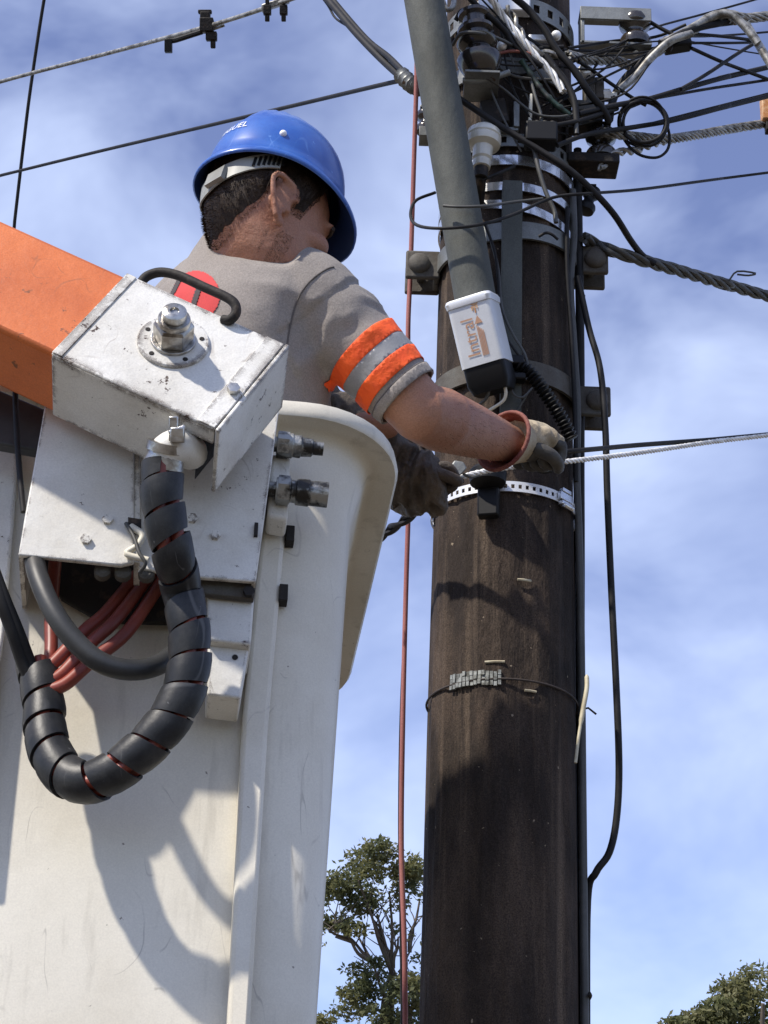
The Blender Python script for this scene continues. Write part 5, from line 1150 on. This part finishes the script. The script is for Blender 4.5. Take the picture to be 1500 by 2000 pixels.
for t in (.3, .65, .92, 1.0): sh_rows.append([Hm(q[0], q[1], q[2] + (.002 if t < 1 else 0)) for q in brow(t, 0)])
in_rows = [[Hm(q[0], q[1], q[2] - .005) for q in brow(1.0, .0)], [Hm(q[0], q[1], q[2] - .006) for q in brow(1.0, .003)]]
hshell = MB().rings(sh_rows + in_rows[:2], caps=False); hshell.add(sh_rows[0], [tuple(range(NA_))])
def hobj(name, mb, m_, sm=60, par=None): return obj(name, mb, m_, par or hl, sm)
shell_ = hobj('helmet_shell', hshell, M['helmet_blue'], 75)
ins = [in_rows[1]] + [[Hm(q[0], q[1], q[2] - .004) for q in brow(t, .003)] for t in (.5, .0)] + [[Hm(*dome(a, (math.pi / 2) * x / 10 * .995, -.0035)) for a in azs] for x in range(0, 11)]
hi_ = MB().rings(ins, caps=False); hi_.add(ins[-1], [tuple(range(NA_))]); hobj('helmet_lining', hi_, M['helmet_inner'], 75)
# headband round the back of the skull
hbnd = MB(); rw = []
for i in range(61):
    az = 108 + 144 * i / 60; zc = .062 - .052 * math.cos(math.radians(az - 180)) ** 2; hh_ = .015
    pt_ = []
    for z, o_ in ((zc - hh_, .010), (zc + hh_, .010), (zc + hh_, .0125), (zc - hh_, .0125)):
        p, d_ = scalp(az, z); pt_.append(p + d_ * o_)
    rw.append(pt_)
hbnd.rings(rw); hband = hobj('headband', hbnd, M['harness'], 40)
for k in range(7):
    az = -132 + k * 4.2; p, d_ = scalp(az, .062 - .052 * math.cos(math.radians(az + 180)) ** 2); t_ = hZ.cross(d_).normalized()
    q = MB().box(p + d_ * .0128, t_, d_, hZ, .0022, .001, .010); hobj('slot', q, M['black_plastic'], 30, None)
p, d_ = scalp(-165, .013); t_ = hZ.cross(d_).normalized(); q = MB().box(p + d_ * .0135, t_, d_, hZ, .020, .004, .013); o = hobj('ratchet', q, M['harness'], 30)
# lettering on the shell
me = text_mesh('MIGUEL', 1.0); bm = bmesh.new(); bm.from_mesh(me); bmesh.ops.triangulate(bm, faces=bm.faces); bmesh.ops.subdivide_edges(bm, edges=bm.edges, cuts=1); bm.to_mesh(me); bm.free()
q = MB(); vs = []
for vv in me.vertices:
    az = math.radians(-164 + vv.co.x * 10.5); p_ = math.radians(22 + vv.co.y * 9.5); a3 = dome(az, p_); nn_ = Vector((a3.x / .017, a3.y / .0121, a3.z / .0149)).normalized(); b3 = a3 + nn_ * .0012; vs.append(Hm(*b3))
q.add(vs, [list(p.vertices) for p in me.polygons]); hobj('name_lettering', q, M['white_print'])
a3 = dome(math.radians(-112), math.radians(14)); q = MB(); q.ellipsoid(Hm(*(a3 * 1.005)), hX * .006, hY * .006, hZ * .006); hobj('rivet', q, M['white_print'])

# ---- gloves
def finger(mb, pts, r0, r1):
    sp = spline(pts, 5); mb.tube(sp, [r0 + (r1 - r0) * i / (len(sp) - 1) for i in range(len(sp))], 12); mb.ellipsoid(sp[-1], Vector((r1, 0, 0)), Vector((0, r1, 0)), Vector((0, 0, r1)), 10, 6)
# right glove: cuff flares open round the wrist, fist closed on the wires
fdir = (P(1060, 868, 3.20) - P(985, 862, 3.13)).normalized()
gx = fdir; gz = (UP - gx * UP.dot(gx)).normalized(); gy = gx.cross(gz)          # gy toward / away
if gy.dot(FW) < 0: gy = -gy
GC = P(1000, 858, 3.135)
gl = thing('glove', 'x', 'glove', GC); del gl['label']; del gl['category']; gl.parent = pr; gl.location = GC - pr.location; gl['label'] = 'cream leather right glove with red cuff lining and dark palm'
def G(x, y, z): return GC + gx * x + gy * y + gz * z
q = MB(); rg1 = []; 
for x, ry, rz in ((-.016, .054, .050), (-.006, .050, .046), (.012, .043, .040), (.03, .038, .036)): rg1.append([G(x + .020 * math.sin(a) * (1 if x < .01 else .4) - .006, math.cos(a) * ry, math.sin(a) * rz - .004) for a in [2 * math.pi * k / 28 for k in range(28)]])
rg2 = [[G(x + .020 * math.sin(a) * (1 if x < .01 else .4) - .006, math.cos(a) * ry, math.sin(a) * rz - .004) for a in [2 * math.pi * k / 28 for k in range(28)]] for x, ry, rz in ((.03, .034, .033), (.01, .039, .036), (-.016, .0515, .0475))]
q.rings(rg1 + rg2[:1], caps=False); o = obj('cuff', q, M['leather_cream'], gl, 60); q = MB().rings(rg2 + [rg1[0]], caps=False); obj('cuff_lining', q, M['leather_red'], gl, 60)
q = MB().tube([p for p in rg1[0]] + [rg1[0][0]], .0038, 8); obj('cuff_binding', q, M['leather_red'], gl, 60)
q = MB(); q.rings([[G(x + dx, yc + math.cos(a) * ry, zc + math.sin(a) * rz) for a in [2 * math.pi * k / 20 for k in range(20)]] for x, dx, yc, zc, ry, rz in ((.012, 0, 0, -.002, .040, .038), (.03, 0, 0, 0, .040, .034), (.055, 0, .0, .006, .044, .026), (.078, 0, 0, .002, .042, .021), (.090, 0, 0, -.006, .036, .016))])
for k in range(4): q.ellipsoid(G(.082, -.030 + k * .020, .004 - .003 * abs(k - 1.5)), gx * .013, gy * .012, gz * .012)
gm = remesh(q, .004, 5)
for v in gm.vertices:
    n_ = noise.noise(v.co * 55); v.co += v.normal * (.0035 * (1 - abs(n_) * 2.2))
meshobj('glove_back', gm, M['leather_cream'], gl)
for k in range(4):
    y = -.031 + k * .0205; L_ = (.92, 1.0, .97, .82)[k]; q = MB()
    finger(q, [G(.070, y, -.002), G(.092 * (.96 + .04 * L_), y, -.006), G(.094 * L_ + .004, y, -.028), G(.074, y, -.044 * L_), G(.050, y * .95, -.040), G(.044, y * .95, -.028)], .0115, .0095)
    gm = remesh(q, .0035, 3); meshobj('glove_finger', gm, M['leather_dark'], gl)
q = MB(); finger(q, [G(.022, -.030, -.014), G(.042, -.050, -.026), G(.062, -.050, -.040), G(.080, -.036, -.047)], .0135, .0105); meshobj('glove_thumb', remesh(q, .0035, 3), M['leather_dark'], gl)
q = MB(); q.rings([[G(x, math.cos(a) * ry, zc + math.sin(a) * rz) for a in [2 * math.pi * k / 18 for k in range(18)]] for x, zc, ry, rz in ((.014, -.022, .036, .016), (.035, -.024, .038, .014), (.060, -.022, .038, .012), (.07, -.02, .03, .008))]); meshobj('glove_palm', remesh(q, .004, 4), M['leather_dark'], gl)
# left glove: long wrinkled gauntlet reaching past the bucket rim
LG = thing('glove', 'x', 'glove', P(760, 900, 3.2)); del LG['category']; LG['label'] = 'long wrinkled brown leather left gauntlet in shade behind the forearm'; LG.parent = pr; LG.location = P(760, 900, 3.2) - pr.location
gp = [(588, 782, 3.17), (650, 820, 3.20), (720, 872, 3.22), (790, 925, 3.23), (838, 936, 3.23), (866, 930, 3.23)]
sp = PS(gp, 10); fr = frames(sp); rg = []
for i, (p, (t, a, b)) in enumerate(zip(sp, fr)):
    f = i / (len(sp) - 1); r_ = (.047 + .012 * math.sin(f * 3.0)) if f < .8 else .055 - .025 * ((f - .8) / .2) ** 1.5
    row = []
    for k in range(40):
        an = 2 * math.pi * k / 40; nn_ = noise.noise(Vector((f * 15 + 1.0 * math.sin(an * 2 + 1), math.cos(an) * .9, math.sin(an) * .9)))
        rr = r_ * (1 + .46 * (1 - abs(nn_) * 2.8) * (.4 + .6 * f)) ; row.append(p + a * (math.cos(an) * rr) + b * (math.sin(an) * rr * .95))
    rg.append(row)
meshobj('gauntlet', remesh(MB().rings(rg), .004, 1), M['leather_brown'], LG)
q = MB().tube([sp[0] + fr[0][1] * (math.cos(a) * .049) + fr[0][2] * (math.sin(a) * .047) for a in [2 * math.pi * k / 28 for k in range(29)]], .006, 8); obj('cuff_binding', q, M['leather_dark'], LG, 60)
lx = (P(900, 932, 3.24) - P(838, 936, 3.23)).normalized(); lz = (UP - lx * UP.dot(lx)).normalized(); ly = lx.cross(lz); LC_ = P(842, 930, 3.23)
if ly.dot(FW) < 0: ly = -ly
for k in range(4):
    y = -.028 + k * .019; L_ = (.9, 1.0, .97, .8)[k]; q = MB(); g3 = lambda x, yy, z: LC_ + lx * x + ly * yy + lz * z
    finger(q, [g3(0, y, .012), g3(.026 * L_, y, .014), g3(.040 * L_, y, -.004), g3(.030, y, -.022), g3(.010, y, -.022)], .011, .009); meshobj('glove_finger', remesh(q, .0035, 3), M['leather_brown'], LG)
q = MB(); finger(q, [g3(-.03, -.03, 0), g3(-.004, -.046, .004), g3(.022, -.046, -.004), g3(.040, -.036, -.012)], .0135, .010); meshobj('glove_thumb', remesh(q, .0035, 3), M['leather_brown'], LG)

# ------------------------------------------------------------------ trees
def leaf_cloud(mb, clusters, rnd, size, droop=0.0, per=1.0):
    for (c, rx, ry, rz, n) in clusters:
        for k in range(int(n * per)):
            while True:
                a, b, e = rnd.uniform(-1, 1), rnd.uniform(-1, 1), rnd.uniform(-1, 1); r2 = a * a + b * b + e * e
                if r2 < 1: break
            if r2 < .25 and rnd.random() < .5: continue
            p = c + Vector((a * rx, b * ry, e * rz))
            if noise.noise(p * 2.6 + Vector((3, 1, 7))) < -.06 and rnd.random() < .9: continue
            for j in range(3):
                d_ = Vector((rnd.gauss(0, 1), rnd.gauss(0, 1), rnd.gauss(0, .8) - droop)).normalized(); s_ = d_.cross(Vector((rnd.gauss(0, 1), rnd.gauss(0, 1), rnd.gauss(0, 1)))).normalized()
                l_ = size * rnd.uniform(.6, 1.35); w_ = l_ * rnd.uniform(.16, .28); o_ = p + Vector((rnd.gauss(0, size * .35), rnd.gauss(0, size * .35), rnd.gauss(0, size * .3)))
                mb.add([o_, o_ + d_ * l_ * .5 + s_ * w_, o_ + d_ * l_, o_ + d_ * l_ * .5 - s_ * w_], [(0, 1, 2, 3)])
def fast_obj(name, mb, m_, parent):
    me = bpy.data.meshes.new(name); me.from_pydata([tuple(x) for x in mb.v], [], mb.f); return meshobj(name, me, m_, parent)
def bough(mb, a, b, r0, r1, rnd, wob=.05):
    L_ = (b - a).length; pts = [a] + [a.lerp(b, t) + Vector((rnd.gauss(0, wob), rnd.gauss(0, wob), rnd.gauss(0, wob))) * L_ * .6 for t in (.33, .66)] + [b]
    sp = spline(pts, 4); mb.tube(sp, [r0 + (r1 - r0) * i / (len(sp) - 1) for i in range(len(sp))], 7); return sp
rnd = random.Random(11); TD = 28.0; px = TD / F
base = P(775, 2000, TD); base.z = 0
t1 = thing('tree', 'tall open-crowned tree with bare forking limbs between the bucket and the pole', 'tree', base)
def tp(u, v, k=0.0): return P(u, v, TD + k)
trunk = MB(); fork = tp(770, 2240)
bough(trunk, base, fork, .20, .13, rnd, .02)
k1 = bough(trunk, fork, tp(752, 1950), .10, .055, rnd); k2 = bough(trunk, fork, tp(765, 1900), .09, .05, rnd); k3 = bough(trunk, fork, tp(800, 1980), .09, .05, rnd)
for a, lst in ((tp(752, 1950), [(728, 1880), ]), (tp(728, 1880), [(670, 1822), (650, 1800), (700, 1830)]), (tp(765, 1900), [(740, 1800), (722, 1780), (760, 1890), (700, 1720)]), (tp(762, 1890), [(738, 1790), (760, 1740)]), (tp(800, 1980), [(768, 1890), (780, 1850), (815, 1920), (850, 1900)]), (tp(768, 1890), [(765, 1840), (778, 1830), (742, 1815)]), (tp(800, 1860), [(808, 1810), (820, 1755)]), (tp(780, 1900), [(800, 1860)]), (tp(690, 1840), [(640, 1815), (655, 1830)])):
    for q in lst:
        e = tp(q[0], q[1], rnd.uniform(-.4, .4)); bough(trunk, a, e, .034, .014, rnd)
        for j in range(3):
            t_ = a.lerp(e, rnd.uniform(.5, 1)); bough(trunk, t_, t_ + Vector((rnd.gauss(0, .22), rnd.gauss(0, .22), abs(rnd.gauss(.3, .15)))), .012, .004, rnd)
obj('trunk', trunk, M['bark'], t1, 60)
cl_ = []
def add(u, v, ru, rv, n, k=0.0): cl_.append((tp(u, v, k), ru * px, (ru + rv) / 2 * px, rv * px, n))
for a in ((740, 1660, 36, 20, 260), (700, 1690, 44, 30, 420), (745, 1710, 60, 36, 680), (790, 1695, 36, 26, 260), (815, 1690, 26, 22, 170), (660, 1730, 38, 26, 320), (710, 1760, 46, 28, 420), (640, 1745, 20, 30, 160), (765, 1765, 36, 24, 260), (655, 1800, 34, 15, 240), (690, 1812, 30, 12, 170), (630, 1818, 18, 8, 60), (815, 1730, 22, 20, 90), (625, 1845, 12, 5, 24),
          (850, 1720, 40, 60, 250), (780, 1818, 20, 12, 80), (810, 1835, 18, 12, 70), (812, 1870, 16, 10, 50), (700, 1895, 26, 14, 120), (735, 1880, 16, 10, 60), (745, 1925, 50, 26, 430), (700, 1940, 38, 24, 260), (785, 1930, 40, 28, 330), (820, 1925, 24, 26, 150), (680, 1975, 40, 18, 240), (740, 1990, 50, 26, 300), (800, 2000, 50, 30, 260), (625, 1998, 34, 14, 170), (820, 1965, 20, 16, 60), (700, 2050, 80, 40, 420), (850, 1940, 60, 60, 260), (800, 2080, 90, 50, 300), (720, 2160, 120, 60, 300)): add(*a, k=rnd.uniform(-.5, .5))
mb = MB(); leaf_cloud(mb, cl_, rnd, .085, .15); o = fast_obj('crown', mb, M['leaf_dark'], t1); o['kind'] = 'stuff'
TD2 = 24.0; base = P(1470, 2000, TD2); base.z = 0
t2 = thing('tree', 'olive green drooping tree whose round top shows in the bottom right corner', 'tree', base)
tr2 = MB(); f2 = P(1470, 2330, TD2); bough(tr2, base, f2, .22, .14, rnd, .02)
for u, v in ((1400, 2080), (1440, 2000), (1490, 1960), (1540, 2000), (1380, 2150), (1600, 2100), (1340, 2180)): bough(tr2, f2, P(u, v, TD2 + rnd.uniform(-.6, .6)), .08, .025, rnd)
obj('trunk', tr2, M['bark'], t2, 60)
px = TD2 / F; cl_ = []
def add2(u, v, ru, rv, n): cl_.append((P(u, v, TD2 + rnd.uniform(-.5, .5)), ru * px, ru * px, rv * px, n))
for a in ((1470, 1915, 42, 34, 560), (1430, 1945, 44, 34, 560), (1500, 1920, 40, 40, 480), (1400, 1975, 40, 26, 420), (1455, 1985, 60, 36, 800), (1360, 1992, 36, 16, 300), (1320, 2002, 30, 14, 220), (1420, 2030, 80, 40, 800), (1520, 1990, 60, 60, 600), (1360, 2050, 80, 36, 520), (1480, 2080, 110, 60, 800), (1590, 2000, 70, 80, 400), (1400, 2140, 120, 60, 600)): add2(*a)
mb = MB(); leaf_cloud(mb, cl_, rnd, .085, .5); o = fast_obj('crown', mb, M['leaf_olive'], t2); o['kind'] = 'stuff'
